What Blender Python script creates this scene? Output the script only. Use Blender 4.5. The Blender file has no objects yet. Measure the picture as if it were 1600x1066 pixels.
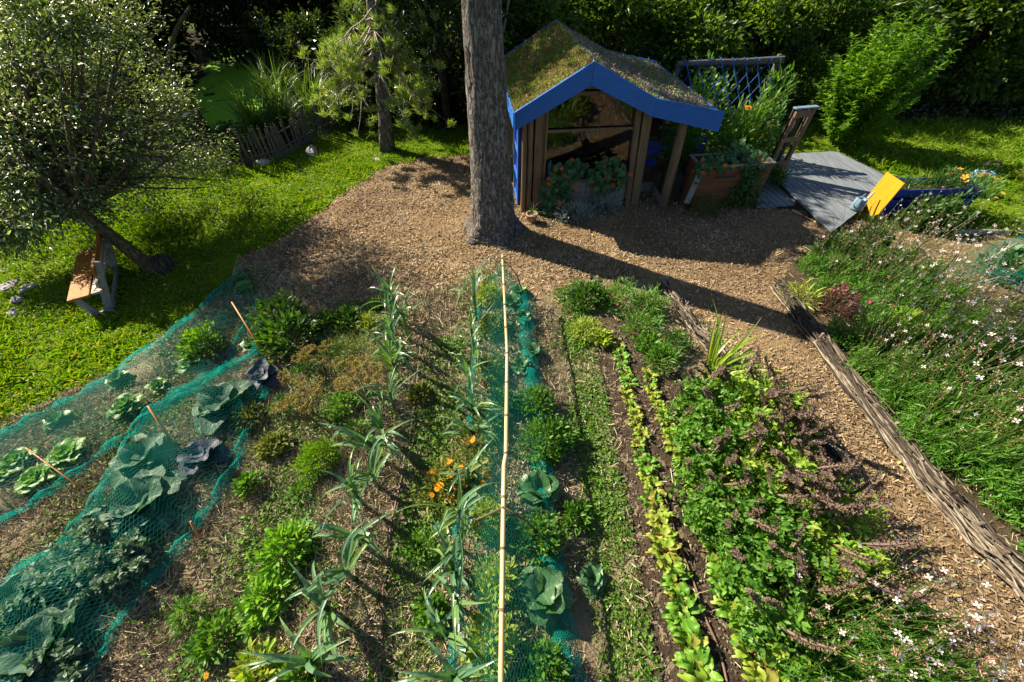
import bpy, math, random
import numpy as np
from mathutils import Vector, Matrix
R = math.radians
random.seed(7); RNG = np.random.default_rng(7)
S = bpy.context.scene; COL = S.collection

# ------------------------------------------------------------------ camera, sky, sun
CAM_H, PITCH, FPX = 5.0, 47.5, 622.0
cam = bpy.data.objects.new('camera', bpy.data.cameras.new('camera')); COL.objects.link(cam)
cam.location = (0, 0, CAM_H); cam.rotation_euler = (R(90 - PITCH), 0, 0)
cam.data.sensor_width = 36; cam.data.lens = 36 * FPX / 1600; cam.data.clip_end = 500; cam.data.clip_start = .05
S.camera = cam
SUN_AZ, SUN_EL = 151.0, 37.0            # direction towards the sun, degrees from +X, and elevation
w = bpy.data.worlds.new('World'); S.world = w; w.use_nodes = True
wn = w.node_tree; bg = wn.nodes['Background']
sky = wn.nodes.new('ShaderNodeTexSky'); sky.sky_type = 'NISHITA'; sky.sun_disc = False
sky.sun_elevation = R(SUN_EL); sky.sun_rotation = R(90 - SUN_AZ)
sky.air_density = 1.0; sky.dust_density = .6
wn.links.new(sky.outputs[0], bg.inputs[0]); bg.inputs[1].default_value = .05
sl = bpy.data.lights.new('sun', 'SUN'); sl.energy = 5.0; sl.angle = R(.5); sl.color = (1, .89, .68)
so = bpy.data.objects.new('sun', sl); COL.objects.link(so)
sd = Vector((math.cos(R(SUN_AZ)) * math.cos(R(SUN_EL)), math.sin(R(SUN_AZ)) * math.cos(R(SUN_EL)), math.sin(R(SUN_EL))))
so.rotation_euler = sd.to_track_quat('Z', 'Y').to_euler(); so.location = (-20, 12, 20)
S.view_settings.view_transform = 'Standard'; S.view_settings.look = 'None'
S.view_settings.exposure = 1.55; S.view_settings.gamma = 1
S.cycles.max_bounces = 6; S.cycles.diffuse_bounces = 2; S.cycles.glossy_bounces = 2
S.cycles.transmission_bounces = 3; S.cycles.transparent_max_bounces = 10
S.cycles.caustics_reflective = False; S.cycles.caustics_refractive = False

def at(u, v, z=0.0):
    """ground point (at height z) seen at pixel u,v of the 1600x1066 photograph"""
    th = R(PITCH); a = (u - 800) / FPX; b = -(v - 533) / FPX
    Y = math.cos(th) + b * math.sin(th); Z = -math.sin(th) + b * math.cos(th)
    t = (z - CAM_H) / Z
    return (a * t, Y * t)

# ------------------------------------------------------------------ mesh helpers
class Geo:
    def __init__(s): s.v = []; s.f = []; s.n = 0; s.uv = []; s.has = False
    def add(s, V, F, mi=0, uv=None):
        V = np.asarray(V, float).reshape(-1, 3)
        if not isinstance(F, list): F = [F]
        elif F and not isinstance(F[0], np.ndarray):
            by = {}
            for q in F: by.setdefault(len(q), []).append(q)
            F = [np.array(x) for x in by.values()]
        for q in F: s.f.append((q + s.n, mi))
        s.v.append(V); s.n += len(V)
        if uv is not None: s.has = True
        s.uv.append(np.zeros((len(V), 2)) if uv is None else np.asarray(uv, float))
        return s
    def scatter(s, T, M, P, mi=0):
        """T=(V,F[,uv]); M (N,3,3); P (N,3)"""
        V, F = T[0], T[1]; N = len(P); k = len(V)
        if N == 0: return s
        W = np.einsum('nij,vj->nvi', M, V) + P[:, None, :]
        off = (np.arange(N) * k)[:, None, None]
        Fs = F if isinstance(F, list) else [F]
        uv = np.tile(T[2], (N, 1)) if len(T) > 2 else None
        return s.add(W.reshape(-1, 3), [(f[None] + off).reshape(-1, f.shape[1]) for f in Fs], mi, uv)
    def box(s, x0, x1, y0, y1, z0, z1, mi=0):
        return s.beam((x0, (y0 + y1) / 2, (z0 + z1) / 2), (x1, (y0 + y1) / 2, (z0 + z1) / 2), y1 - y0, z1 - z0, (0, 0, 1), mi)
    def beam(s, a, b, w, h, up=(0, 0, 1), mi=0, bev=None):
        """rectangular bar from a to b, w across, h along up, with small chamfers"""
        a = np.array(a, float); b = np.array(b, float); d = b - a; L = np.linalg.norm(d); d /= L
        x = np.cross(d, up); n = np.linalg.norm(x)
        x = np.array((1., 0, 0)) if n < 1e-6 else x / n
        z = np.cross(x, d); c = min(w, h) * .12 if bev is None else bev
        c = min(c, .012)
        pr = [(-w/2, -h/2+c), (-w/2+c, -h/2), (w/2-c, -h/2), (w/2, -h/2+c), (w/2, h/2-c), (w/2-c, h/2), (-w/2+c, h/2), (-w/2, h/2-c)]
        V = [p + x * q[0] + z * q[1] for p in (a, b) for q in pr]
        F = [[i, (i+1) % 8, 8 + (i+1) % 8, 8 + i] for i in range(8)] + [list(range(7, -1, -1)), list(range(8, 16))]
        return s.add(V, F, mi)
    def tube(s, pts, rad, n=7, mi=0, cap=True, jit=0):
        pts = np.array(pts, float); m = len(pts)
        rad = np.full(m, rad, float) if np.isscalar(rad) else np.array(rad, float)
        T = np.gradient(pts, axis=0); T /= np.linalg.norm(T, axis=1)[:, None] + 1e-9
        x = np.cross(T[0], (0.13, .21, 1.)) if abs(T[0][2]) < .9 else np.cross(T[0], (0.1, 1., .05))
        V = []
        for i in range(m):
            x = x - T[i] * np.dot(x, T[i]); x /= np.linalg.norm(x) + 1e-9; y = np.cross(T[i], x)
            for k in range(n):
                a = 2 * math.pi * k / n; r = rad[i] * (1 + (RNG.uniform(-jit, jit) if jit else 0))
                V.append(pts[i] + r * (math.cos(a) * x + math.sin(a) * y))
        F = [[i*n+k, i*n+(k+1) % n, (i+1)*n+(k+1) % n, (i+1)*n+k] for i in range(m-1) for k in range(n)]
        if cap: F += [list(range(n-1, -1, -1)), list(range((m-1)*n, m*n))]
        uv = [(k / n, i / m) for i in range(m) for k in range(n)]
        return s.add(V, F, mi, uv)
    def lathe(s, prof, n=14, c=(0, 0, 0), mi=0):
        V = [(c[0] + r * math.cos(2*math.pi*k/n), c[1] + r * math.sin(2*math.pi*k/n), c[2] + z) for r, z in prof for k in range(n)]
        m = len(prof)
        return s.add(V, [[i*n+k, i*n+(k+1) % n, (i+1)*n+(k+1) % n, (i+1)*n+k] for i in range(m-1) for k in range(n)], mi)
    def mesh(s, name, mats, smooth=False):
        me = bpy.data.meshes.new(name)
        V = np.concatenate(s.v) if s.v else np.zeros((0, 3))
        me.vertices.add(len(V)); me.vertices.foreach_set('co', V.astype(np.float32).ravel())
        lp = np.concatenate([f.ravel() for f, _ in s.f]).astype(np.int32)
        sz = np.concatenate([np.full(len(f), f.shape[1]) for f, _ in s.f]).astype(np.int32)
        mi = np.concatenate([np.full(len(f), m) for f, m in s.f]).astype(np.int32)
        me.loops.add(len(lp)); me.loops.foreach_set('vertex_index', lp)
        me.polygons.add(len(sz)); st = np.concatenate(([0], np.cumsum(sz)[:-1])).astype(np.int32)
        me.polygons.foreach_set('loop_start', st); me.polygons.foreach_set('loop_total', sz)
        me.polygons.foreach_set('material_index', mi)
        me.polygons.foreach_set('use_smooth', np.full(len(sz), bool(smooth)))
        if s.has:
            U = np.concatenate(s.uv); l = me.uv_layers.new(name='UVMap'); l.data.foreach_set('uv', U[lp].astype(np.float32).ravel())
        for m in (mats if isinstance(mats, (list, tuple)) else [mats]): me.materials.append(m)
        me.update(calc_edges=True)
        return me
    def build(s, name, mats, parent=None, smooth=False, loc=None, rz=0):
        return put(name, s.mesh(name, mats, smooth), parent, loc, rz)

KIDS = {}
def put(name, me, parent=None, loc=None, rz=0, scale=None, rot=None):
    o = bpy.data.objects.new(name, me); COL.objects.link(o)
    if parent: o.parent = parent; KIDS.setdefault(parent.name, []).append(o)
    if loc is not None: o.location = loc
    if rot is not None: o.rotation_euler = rot
    elif rz: o.rotation_euler = (0, 0, rz)
    if scale: o.scale = (scale,) * 3
    return o
def tag(o, label=None, cat=None, group=None, kind=None):
    if label: o['label'] = label
    if cat: o['category'] = cat
    if group: o['group'] = group
    if kind: o['kind'] = kind
    return o
def thing(name, label, cat, loc=(0, 0, 0), rz=0, group=None):
    o = put(name, None, None, loc, rz); o.empty_display_size = .2
    return tag(o, label, cat, group)
def copy_tree(o, label, loc, rz=0, scale=1, group=None):
    if 'used' not in o:
        c = o; c['used'] = 1
    else:
        c = o.copy(); COL.objects.link(c)
        for ch in KIDS.get(o.name, []):
            d = ch.copy(); COL.objects.link(d); d.parent = c
            for g in KIDS.get(ch.name, []):
                e = g.copy(); COL.objects.link(e); e.parent = d
    c.location = loc if len(loc) == 3 else (loc[0], loc[1], gz(*loc)); c.rotation_euler = (0, 0, rz); c.scale = (scale,) * 3
    c['label'] = label
    if group: c['group'] = group
    return c
def drop_used():
    for o in bpy.data.objects:
        if 'used' in o: del o['used']

def frames(d, up=None, s=1.0, roll=0.5):
    """rotation*scale matrices with column y along d"""
    d = d / (np.linalg.norm(d, axis=1)[:, None] + 1e-9); N = len(d)
    if up is None: up = np.tile((0, 0, 1.), (N, 1))
    up = up + RNG.normal(0, roll, (N, 3))
    x = np.cross(d, up); x /= np.linalg.norm(x, axis=1)[:, None] + 1e-9
    z = np.cross(x, d); s = np.broadcast_to(s, (N,))
    return np.stack([x, d, z], axis=2) * s[:, None, None]
def rdir(N, zlo=-1, zhi=1):
    z = RNG.uniform(zlo, zhi, N); a = RNG.uniform(0, 2*math.pi, N); r = np.sqrt(np.clip(1 - z*z, 0, 1))
    return np.stack([r*np.cos(a), r*np.sin(a), z], 1)

# leaf templates, unit length along +y
def leaf2(w=.4, fold=.1, droop=.1):
    return (np.array([(0, 0, 0), (-w/2, .45, fold), (0, 1, -droop), (w/2, .45, fold)]), np.array([[0, 3, 2], [0, 2, 1]]),
            np.array([(.5, 0), (0, .45), (.5, 1), (1, .45)]))
def leafN(w=.45, n=4, droop=.3, fold=.2, prof=None, wave=0, cup=0):
    prof = prof or (lambda t: max(.03, math.sin(math.pi * min(1, t*.9+.07)) ** .8))
    V = []; U = []
    for i in range(n + 1):
        t = i / n; hw = w / 2 * prof(t); z = -droop * t * t + cup * t * (1-t)
        wv = wave * math.sin(i * 2.4)
        V += [(-hw, t, z + fold * hw + wv), (0, t, z), (hw, t, z + fold * hw - wv)]; U += [(.5 - .5*prof(t), t), (.5, t), (.5 + .5*prof(t), t)]
    F = [[3*i+k, 3*i+k+1, 3*i+k+4, 3*i+k+3] for i in range(n) for k in (0, 1)]
    return (np.array(V), np.array(F), np.array(U))
def disc(n=8, cup=.12, notch=True):
    V = [(0, 0, -cup)]; U = [(.5, .5)]
    for k in range(n):
        a = 2*math.pi*k/n; r = .5 * (1 + .06 * math.sin(3*a+1))
        V.append((r*math.cos(a), r*math.sin(a), .03*math.sin(2*a))); U.append((.5+.5*math.cos(a), .5+.5*math.sin(a)))
    return (np.array(V), np.array([[0, 1+k, 1+(k+1) % n] for k in range(n)]), np.array(U))
def flowerT(n=5, w=.55, cup=.25, c=.16):
    """n petals radius 1 lying in xy plane"""
    V = []; F = []
    for k in range(n):
        a = 2*math.pi*k/n; b = len(V); r = [(0, .05, 0), (-w/2, .6, cup*.5), (-w*.3, 1, cup), (w*.3, 1, cup*.9), (w/2, .6, cup*.5)]
        for x, y, z in r: V.append((x*math.cos(a) - y*math.sin(a), x*math.sin(a) + y*math.cos(a), z))
        F += [[b, b+4, b+1], [b+1, b+4, b+3, b+2]]
    return V, F
def strap(L, W, el, droop, az, n=7, kink=0, p0=(0, 0, 0), tip=.12):
    """long arching strap leaf -> V,F,uv"""
    V = []; U = []; p = np.array(p0, float); e = el; st = L / n; az0 = az
    for i in range(n + 1):
        t = i / n; hw = W/2 * (1 if t < .45 else max(tip*.3, 1 - (t-.45)/.55 * (1-tip*.3))) * (.7 + .3*min(1, t*6))
        if kink and i == kink: e -= 1.3
        d = np.array((math.cos(e)*math.cos(az), math.cos(e)*math.sin(az), math.sin(e))); sx = np.array((-math.sin(az), math.cos(az), 0))
        up = np.cross(sx, d) * -1
        V += [p - sx*hw + up*hw*.35, p, p + sx*hw + up*hw*.35]; U += [(0, t), (.5, t), (1, t)]
        p = p + d*st; e -= droop / n * (.5 + 1.3*t); az += .08 * math.sin(az0*7)
    F = np.array([[3*i+k, 3*i+k+1, 3*i+k+4, 3*i+k+3] for i in range(n) for k in (0, 1)])
    return np.array(V), F, np.array(U)

# ------------------------------------------------------------------ materials
class NT:
    def __init__(s, name):
        s.m = bpy.data.materials.new(name); s.m.use_nodes = True; s.t = s.m.node_tree; s.t.nodes.clear()
        s.out = s.t.nodes.new('ShaderNodeOutputMaterial')
    def n(s, typ, ins=None, **kw):
        nd = s.t.nodes.new('ShaderNode' + typ)
        for k, v in kw.items(): setattr(nd, k, v)
        for k, v in (ins or {}).items():
            if hasattr(v, 'is_linked'): s.t.links.new(v, nd.inputs[k])
            else: nd.inputs[k].default_value = v
        return nd
    def done(s, sh): s.t.links.new(sh, s.out.inputs[0]); return s.m
    def mix(s, f, a, b, mode='MIX'):
        nd = s.t.nodes.new('ShaderNodeMix'); nd.data_type = 'RGBA'; nd.blend_type = mode
        for i, v in ((0, f), (6, a), (7, b)):
            if hasattr(v, 'is_linked'): s.t.links.new(v, nd.inputs[i])
            else: nd.inputs[i].default_value = c4(v) if i and not isinstance(v, float) else v
        return nd.outputs[2]
    def coord(s, sc=(1, 1, 1), kind='Object'):
        tc = s.n('TexCoord'); mp = s.n('Mapping', {'Vector': tc.outputs[kind], 'Scale': sc}); return mp.outputs[0]
    def noise(s, vec, sc, det=4, rough=.55, dist=0):
        return s.n('TexNoise', {'Vector': vec, 'Scale': sc, 'Detail': det, 'Roughness': rough, 'Distortion': dist}).outputs[0]
    def ramp(s, f, stops, const=False):
        nd = s.n('ValToRGB', {'Fac': f}); e = nd.color_ramp.elements
        if const: nd.color_ramp.interpolation = 'CONSTANT'
        while len(e) < len(stops): e.new(.5)
        for x, (p, c) in zip(e, stops): x.position = p; x.color = c4(c)
        return nd.outputs[0]
    def math(s, op, a, b=0.0, c=0.0):
        nd = s.n('Math', operation=op)
        for i, v in enumerate((a, b, c)):
            if hasattr(v, 'is_linked'): s.t.links.new(v, nd.inputs[i])
            else: nd.inputs[i].default_value = v
        return nd.outputs[0]
    def bsdf(s, col, rough=.7, bump=None, bs=.4, bd=.02, spec=.4, metal=0.0):
        ins = {'Base Color': col if hasattr(col, 'is_linked') else c4(col), 'Roughness': rough, 'Specular IOR Level': spec, 'Metallic': metal}
        nd = s.n('BsdfPrincipled', ins)
        if bump is not None:
            b = s.n('Bump', {'Height': bump, 'Strength': bs, 'Distance': bd}); s.t.links.new(b.outputs[0], nd.inputs['Normal'])
        return nd.outputs[0]
def island_random(t):
    a = t.n('NewGeometry').outputs['Random Per Island']; b = t.n('ObjectInfo').outputs['Random']
    return t.math('FRACT', t.math('ADD', a, b))
def c4(c): return tuple(c) + (1,) if len(c) == 3 else tuple(c)

def leafmat(name, cols, tcol=None, trans=.35, rough=.42, spec=.5, vein=None, patch=None):
    """cols: list of colours one leaf island picks from"""
    t = NT(name)
    st = [(i / max(1, len(cols)-1), c) for i, c in enumerate(cols)]
    col = t.ramp(island_random(t), st)
    no = t.noise(t.coord(), 1.7, 2)
    col = t.mix(t.math('MULTIPLY', no, .5), col, t.mix(1.0, col, patch or (.75, .8, .55), 'MULTIPLY'))
    if vein:
        uv = t.n('TexCoord').outputs['UV']; sp = t.n('SeparateXYZ', {0: uv})
        du = t.math('ABSOLUTE', t.math('SUBTRACT', sp.outputs[0], .5))
        mid = t.math('LESS_THAN', du, .035)
        sv = t.math('SINE', t.math('MULTIPLY', t.math('SUBTRACT', sp.outputs[1], t.math('MULTIPLY', du, .7)), 42.0))
        side = t.math('MULTIPLY', t.math('GREATER_THAN', sv, .86), .55)
        col = t.mix(t.math('MAXIMUM', mid, side), col, vein)
    b = t.bsdf(col, rough, spec=spec)
    tc = t.mix(1.0, col, tcol or (1.5, 1.45, .5), 'MULTIPLY')
    tr = t.n('BsdfTranslucent', {'Color': tc})
    mx = t.n('MixShader', {0: trans, 1: b, 2: tr.outputs[0]})
    return t.done(mx.outputs[0])
def flat(name, col, rough=.6, var=.25, spec=.4, metal=0., sc=8, bump=.2):
    t = NT(name); n = t.noise(t.coord(), sc, 5)
    c = t.mix(n, tuple(x*(1-var) for x in col), tuple(min(1, x*(1+var)) for x in col))
    return t.done(t.bsdf(c, rough, n, bump, .01, spec, metal))
def wood(name, c1, c2, stretch=(2, 30, 30), rough=.75, knots=True, paint=None, worn=None):
    t = NT(name); v = t.coord(stretch); n = t.noise(v, 1.0, 6, .65, .6)
    big = t.noise(t.coord((1.3, 1.3, 1.3)), 1.2, 3)
    g = island_random(t)
    c = t.ramp(n, [(.3, c1), (.7, c2)])
    c = t.mix(t.math('MULTIPLY', big, .6), c, t.mix(1.0, c, (.55, .55, .6), 'MULTIPLY'))
    c = t.mix(t.math('MULTIPLY', g, .35), c, t.mix(1.0, c, (.6, .62, .68), 'MULTIPLY'))
    if worn:
        wv = t.noise(t.coord((2.2, 9, 9)), 2.0, 8, .75); c = t.mix(t.ramp(wv, [(.60, (0, 0, 0)), (.66, (.85, .85, .85))]), c, worn)
        fd = t.noise(t.coord((.8, .8, .8)), 2.0, 4); c = t.mix(t.math('MULTIPLY', fd, .45), c, t.mix(1.0, c, (1.9, 1.5, 1.05), 'MULTIPLY'))
    return t.done(t.bsdf(c, rough, n, .5, .006, .3))
def petal(name, c1, c2, trans=.3):
    return leafmat(name, [c1, c2], (1.1, 1.05, 1), trans, .6, .2, patch=(.9, .9, .9))
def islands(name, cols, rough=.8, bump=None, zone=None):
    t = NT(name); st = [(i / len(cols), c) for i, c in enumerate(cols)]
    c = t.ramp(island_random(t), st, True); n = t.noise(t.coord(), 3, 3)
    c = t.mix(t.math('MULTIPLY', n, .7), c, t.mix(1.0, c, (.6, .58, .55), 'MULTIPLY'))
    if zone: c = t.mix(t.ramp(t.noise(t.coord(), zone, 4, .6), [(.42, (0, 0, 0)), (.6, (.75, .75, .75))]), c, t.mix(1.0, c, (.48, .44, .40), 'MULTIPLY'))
    return t.done(t.bsdf(c, rough, spec=.3))

M = {}
def ground_mat(name, stops, sc=1.5, sc2=25, bump=.8, bd=.05, rough=.9):
    t = NT(name); v = t.coord(); a = t.noise(v, sc, 6, .6); b = t.noise(v, sc2, 6, .7)
    f = t.math('ADD', t.math('MULTIPLY', a, .6), t.math('MULTIPLY', b, .4))
    return t.done(t.bsdf(t.ramp(f, stops), rough, b, bump, bd, .03))
M['ground'] = ground_mat('earth_and_moss', [(.3, (.03, .028, .012)), (.5, (.05, .07, .015)), (.7, (.07, .10, .02))])
M['lawn'] = ground_mat('lawn_base', [(.3, (.05, .055, .015)), (.48, (.10, .16, .010)), (.7, (.16, .23, .012))], .9)
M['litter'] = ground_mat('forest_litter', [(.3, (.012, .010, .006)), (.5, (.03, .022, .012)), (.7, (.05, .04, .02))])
M['chipbase'] = ground_mat('chip_base', [(.3, (.10, .065, .035)), (.5, (.21, .14, .08)), (.7, (.32, .23, .14))], 1.2, 40)
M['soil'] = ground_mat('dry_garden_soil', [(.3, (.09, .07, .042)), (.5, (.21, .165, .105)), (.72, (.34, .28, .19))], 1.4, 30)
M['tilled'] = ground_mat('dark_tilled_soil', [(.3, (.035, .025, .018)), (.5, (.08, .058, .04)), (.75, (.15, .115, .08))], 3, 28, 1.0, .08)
M['bedsoil'] = ground_mat('dark_bed_soil', [(.3, (.03, .022, .014)), (.5, (.08, .06, .038)), (.72, (.15, .115, .075))], 1.4, 30)  # darker tone than the vegetable bed soil
M['gravel'] = ground_mat('pale_gravel', [(.3, (.25, .22, .2)), (.7, (.5, .45, .4))], 3, 60)
M['grass'] = leafmat('grass_blade', [(.07, .17, .008), (.11, .24, .010), (.16, .29, .014), (.20, .30, .02), (.28, .25, .09)], (1.5, 1.5, .3), .48, .5, .3)
M['clover'] = leafmat('clover_leaf', [(.05, .14, .012), (.09, .20, .018), (.14, .25, .03)], (1.5, 1.4, .35), .38, .5, .3)
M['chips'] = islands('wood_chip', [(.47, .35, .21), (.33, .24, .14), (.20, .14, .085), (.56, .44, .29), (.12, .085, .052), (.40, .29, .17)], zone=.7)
M['straw'] = islands('straw_mulch', [(.56, .47, .30), (.44, .35, .22), (.28, .22, .14), (.62, .55, .40), (.17, .13, .085), (.36, .29, .19)])
M['clod'] = islands('soil_clod', [(.08, .06, .042), (.12, .09, .065), (.06, .043, .03), (.15, .12, .085), (.09, .066, .046), (.07, .05, .035), (.10, .075, .055), (.26, .23, .2)])
M['deadleaf'] = islands('fallen_leaf', [(.22, .12, .04), (.30, .20, .05), (.14, .08, .035), (.34, .30, .10), (.10, .065, .04)])
M['stone'] = flat('grey_stone', (.32, .31, .30), .85, .4, sc=6, bump=.6)
M['blue'] = wood('blue_painted_board', (.012, .095, .42), (.018, .14, .55), (3, 40, 40), .55, worn=(.10, .13, .20))
M['deepblue'] = wood('deep_blue_paint', (.008, .02, .22), (.015, .04, .34), (3, 40, 40), .55, worn=(.06, .07, .12))
M['chairblue'] = wood('violet_blue_slat', (.04, .06, .42), (.06, .10, .55), (3, 40, 40), .5)
M['yellow'] = wood('yellow_painted_board', (.42, .22, .004), (.52, .29, .006), (20, 20, 2), .6)
M['greywood'] = wood('weathered_grey_timber', (.13, .125, .12), (.34, .32, .30), (25, 25, 2.0))
M['brownwood'] = wood('brown_log', (.10, .062, .035), (.25, .16, .09), (25, 25, 2.0))
M['oldwood'] = wood('dark_weathered_chestnut', (.05, .048, .045), (.15, .14, .13), (25, 25, 2.0))
M['deckwood'] = wood('deck_board', (.10, .12, .14), (.24, .265, .29), (24, 1.6, 24))
M['plankwood'] = wood('brown_plank', (.11, .042, .018), (.24, .105, .045), (2, 30, 30))
M['seatwood'] = wood('orange_varnished_board', (.28, .095, .006), (.44, .17, .012), (24, 3, 24), .7)
M['palewood'] = wood('pale_board', (.34, .24, .18), (.46, .35, .28), (24, 3, 24), .6)
M['wattle'] = islands('hazel_rod', [(.27, .225, .175), (.16, .13, .10), (.06, .045, .034), (.36, .31, .25), (.035, .027, .02), (.20, .165, .13)], zone=9.0)
M['bamboo'] = wood('bamboo_cane', (.45, .32, .14), (.62, .50, .28), (40, 1.0, 40), .4)
M['orangecane'] = flat('orange_brown_cane', (.34, .15, .035), .5, .3)
M['hose'] = flat('brown_soaker_hose', (.13, .075, .055), .6, .3)
M['black'] = flat('black_metal', (.015, .016, .02), .45, .3)
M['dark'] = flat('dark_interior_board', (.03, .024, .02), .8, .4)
M['white'] = flat('white_glazed', (.75, .75, .74), .3, .05)
M['cyan'] = flat('pale_blue_plastic', (.25, .45, .6), .35, .1)
M['bluegrey'] = flat('blue_grey_plastic', (.13, .20, .26), .45, .2)
M['terracotta'] = flat('terracotta_pot', (.35, .22, .17), .8, .25)
M['leafstem'] = leafmat('green_stem', [(.05, .10, .015), (.09, .14, .03)], None, .15)
M['redstem'] = leafmat('red_stem', [(.16, .03, .02), (.22, .06, .03)], None, .15)
M['brownstem'] = flat('brown_stem', (.11, .07, .04), .8, .3)
def bark(name, c1, c2, lichen=None, sc=(8, 8, 1.9), amt=.56):
    t = NT(name); v = t.coord(sc)
    vo = t.n('TexVoronoi', {'Vector': t.n('VectorMath', {0: v, 1: t.n('TexNoise', {'Vector': v, 'Scale': 2.0}).outputs[1]}, operation='ADD').outputs[0], 'Scale': 1.6}, feature='DISTANCE_TO_EDGE').outputs[0]
    n = t.noise(v, 3, 6, .65); h = t.math('ADD', t.math('MINIMUM', vo, .35), t.math('MULTIPLY', n, .25))
    c = t.ramp(h, [(.08, tuple(x*.35 for x in c1)), (.22, c1), (.5, c2)])
    if lichen:
        l = t.noise(t.coord((7, 7, 5)), 2.2, 7, .8)
        c = t.mix(t.ramp(l, [(amt, (0, 0, 0)), (amt + .045, (.8, .8, .8))]), c, lichen)
    return t.done(t.bsdf(c, .9, h, 1.0, .05, .2))
M['pinebark'] = bark('pine_bark', (.085, .066, .060), (.20, .165, .155), (.20, .25, .235), amt=.535)
M['darkbark'] = bark('dark_bark', (.035, .028, .022), (.09, .075, .06), (.13, .14, .10), amt=.62)
M['moss_bark'] = bark('mossy_bark', (.07, .05, .03), (.14, .10, .06), (.10, .10, .03), amt=.52)
M['deadtwig'] = flat('bleached_twig', (.30, .26, .19), .8, .3)
def netmat(name, col, cell, wdt, wob=.25):
    t = NT(name); uv = t.n('TexCoord').outputs['UV']
    nz = t.n('TexNoise', {'Vector': uv, 'Scale': 2.5}).outputs[1]
    v = t.n('VectorMath', {0: uv, 1: t.n('VectorMath', {0: nz, 'Scale': wob*.2}, operation='SCALE').outputs[0]}, operation='ADD').outputs[0]
    sp = t.n('SeparateXYZ', {0: v}); a, b = sp.outputs[0], sp.outputs[1]
    p = t.math('FRACT', t.math('DIVIDE', t.math('ADD', a, t.math('MULTIPLY', b, .7)), cell))
    q = t.math('FRACT', t.math('DIVIDE', t.math('SUBTRACT', a, t.math('MULTIPLY', b, .7)), cell))
    k = t.math('MAXIMUM', t.math('LESS_THAN', p, wdt), t.math('LESS_THAN', q, wdt))
    sh = t.n('MixShader', {0: .45, 1: t.bsdf(col, .7, spec=.08), 2: t.n('BsdfTranslucent', {'Color': c4(tuple(min(1, 1.3*x) for x in col))}).outputs[0]})
    return t.done(t.n('MixShader', {0: k, 1: t.n('BsdfTransparent').outputs[0], 2: sh.outputs[0]}).outputs[0])
M['net'] = netmat('green_garden_net', (.002, .19, .16), .048, .095)
M['netfine'] = netmat('fine_garden_net', (.01, .25, .19), .040, .06)
M['nethem'] = netmat('bunched_garden_net', (.004, .30, .25), .03, .24)
def glass():
    t = NT('window_glass'); g = t.n('BsdfGlossy', {'Roughness': .02, 'Color': (1, 1, 1, 1)})
    f = t.n('Fresnel', {'IOR': 1.7}); tr = t.n('BsdfTransparent', {'Color': (.7, .74, .72, 1)})
    return t.done(t.n('MixShader', {0: f.outputs[0], 1: tr.outputs[0], 2: g.outputs[0]}).outputs[0])
M['glass'] = glass()
def pondmat():
    t = NT('duckweed_water'); v = t.coord(); n = t.noise(v, .6, 6, .6, .6); n2 = t.noise(v, 40, 3)
    c = t.mix(t.ramp(n, [(.36, (0, 0, 0)), (.44, (1, 1, 1))]), (.012, .022, .008), t.mix(n2, (.15, .33, .015), (.21, .42, .03)))
    return t.done(t.bsdf(c, .8, n2, .3, .01, .05))
M['pond'] = pondmat()
def turfmat():
    t = NT('sedum_turf'); v = t.coord(); n = t.noise(v, 1.1, 6, .65); n2 = t.noise(v, 22, 4, .7)
    c = t.ramp(n, [(.3, (.05, .045, .02)), (.42, (.08, .12, .02)), (.54, (.12, .16, .03)), (.64, (.20, .11, .07))])
    return t.done(t.bsdf(t.mix(n2, t.mix(1.0, c, (.5, .5, .5), 'MULTIPLY'), c), .9, n2, .8, .05))
M['turf'] = turfmat()
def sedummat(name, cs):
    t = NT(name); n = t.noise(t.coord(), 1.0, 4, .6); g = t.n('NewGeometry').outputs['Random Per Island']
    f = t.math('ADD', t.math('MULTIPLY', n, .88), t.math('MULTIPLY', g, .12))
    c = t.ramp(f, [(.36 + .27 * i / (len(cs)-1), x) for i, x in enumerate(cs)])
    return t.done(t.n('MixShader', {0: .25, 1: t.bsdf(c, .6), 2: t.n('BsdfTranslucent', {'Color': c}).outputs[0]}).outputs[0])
M['sedum_sun'] = sedummat('sedum_sunlit', [(.30, .13, .07), (.13, .22, .02), (.24, .34, .03), (.30, .16, .09), (.36, .30, .08), (.18, .28, .03)])
M['sedum_shade'] = sedummat('sedum_shaded', [(.16, .20, .06), (.13, .20, .19), (.32, .16, .13), (.14, .21, .22), (.18, .27, .04), (.26, .14, .08)])  # shaded copy of the sedum, bluish shade mixed into its colours

# leaf materials
L = {}
L['fruit'] = leafmat('shiny_grey_green_leaf', [(.037, .069, .026), (.059, .101, .031), (.095, .149, .043), (.128, .170, .075), (.340, .383, .297)], (1.6, 1.6, .5), .4, .36, .6)
L['hedge'] = leafmat('hedge_leaf', [(.030, .068, .015), (.053, .112, .018), (.090, .158, .022), (.150, .195, .030)], (1.8, 1.8, .4), .55, .4, .5)
L['wood'] = leafmat('dark_wood_leaf', [(.015, .035, .010), (.03, .06, .014), (.05, .08, .016)], (1.6, 1.5, .4), .38, .35, .6)
L['bright'] = leafmat('bright_shrub_leaf', [(.07, .17, .012), (.12, .25, .015), (.17, .30, .025)], (1.6, 1.6, .3), .55, .42, .4)
L['needle'] = leafmat('pine_needle', [(.122, .244, .049), (.220, .341, .061), (.341, .366, .122), (.146, .269, .122)], (1.4, 1.4, .5), .4, .45)
L['reed'] = leafmat('reed_blade', [(.036, .096, .014), (.060, .144, .018), (.120, .180, .036)], (1.6, 1.5, .4), .4, .35)
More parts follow.
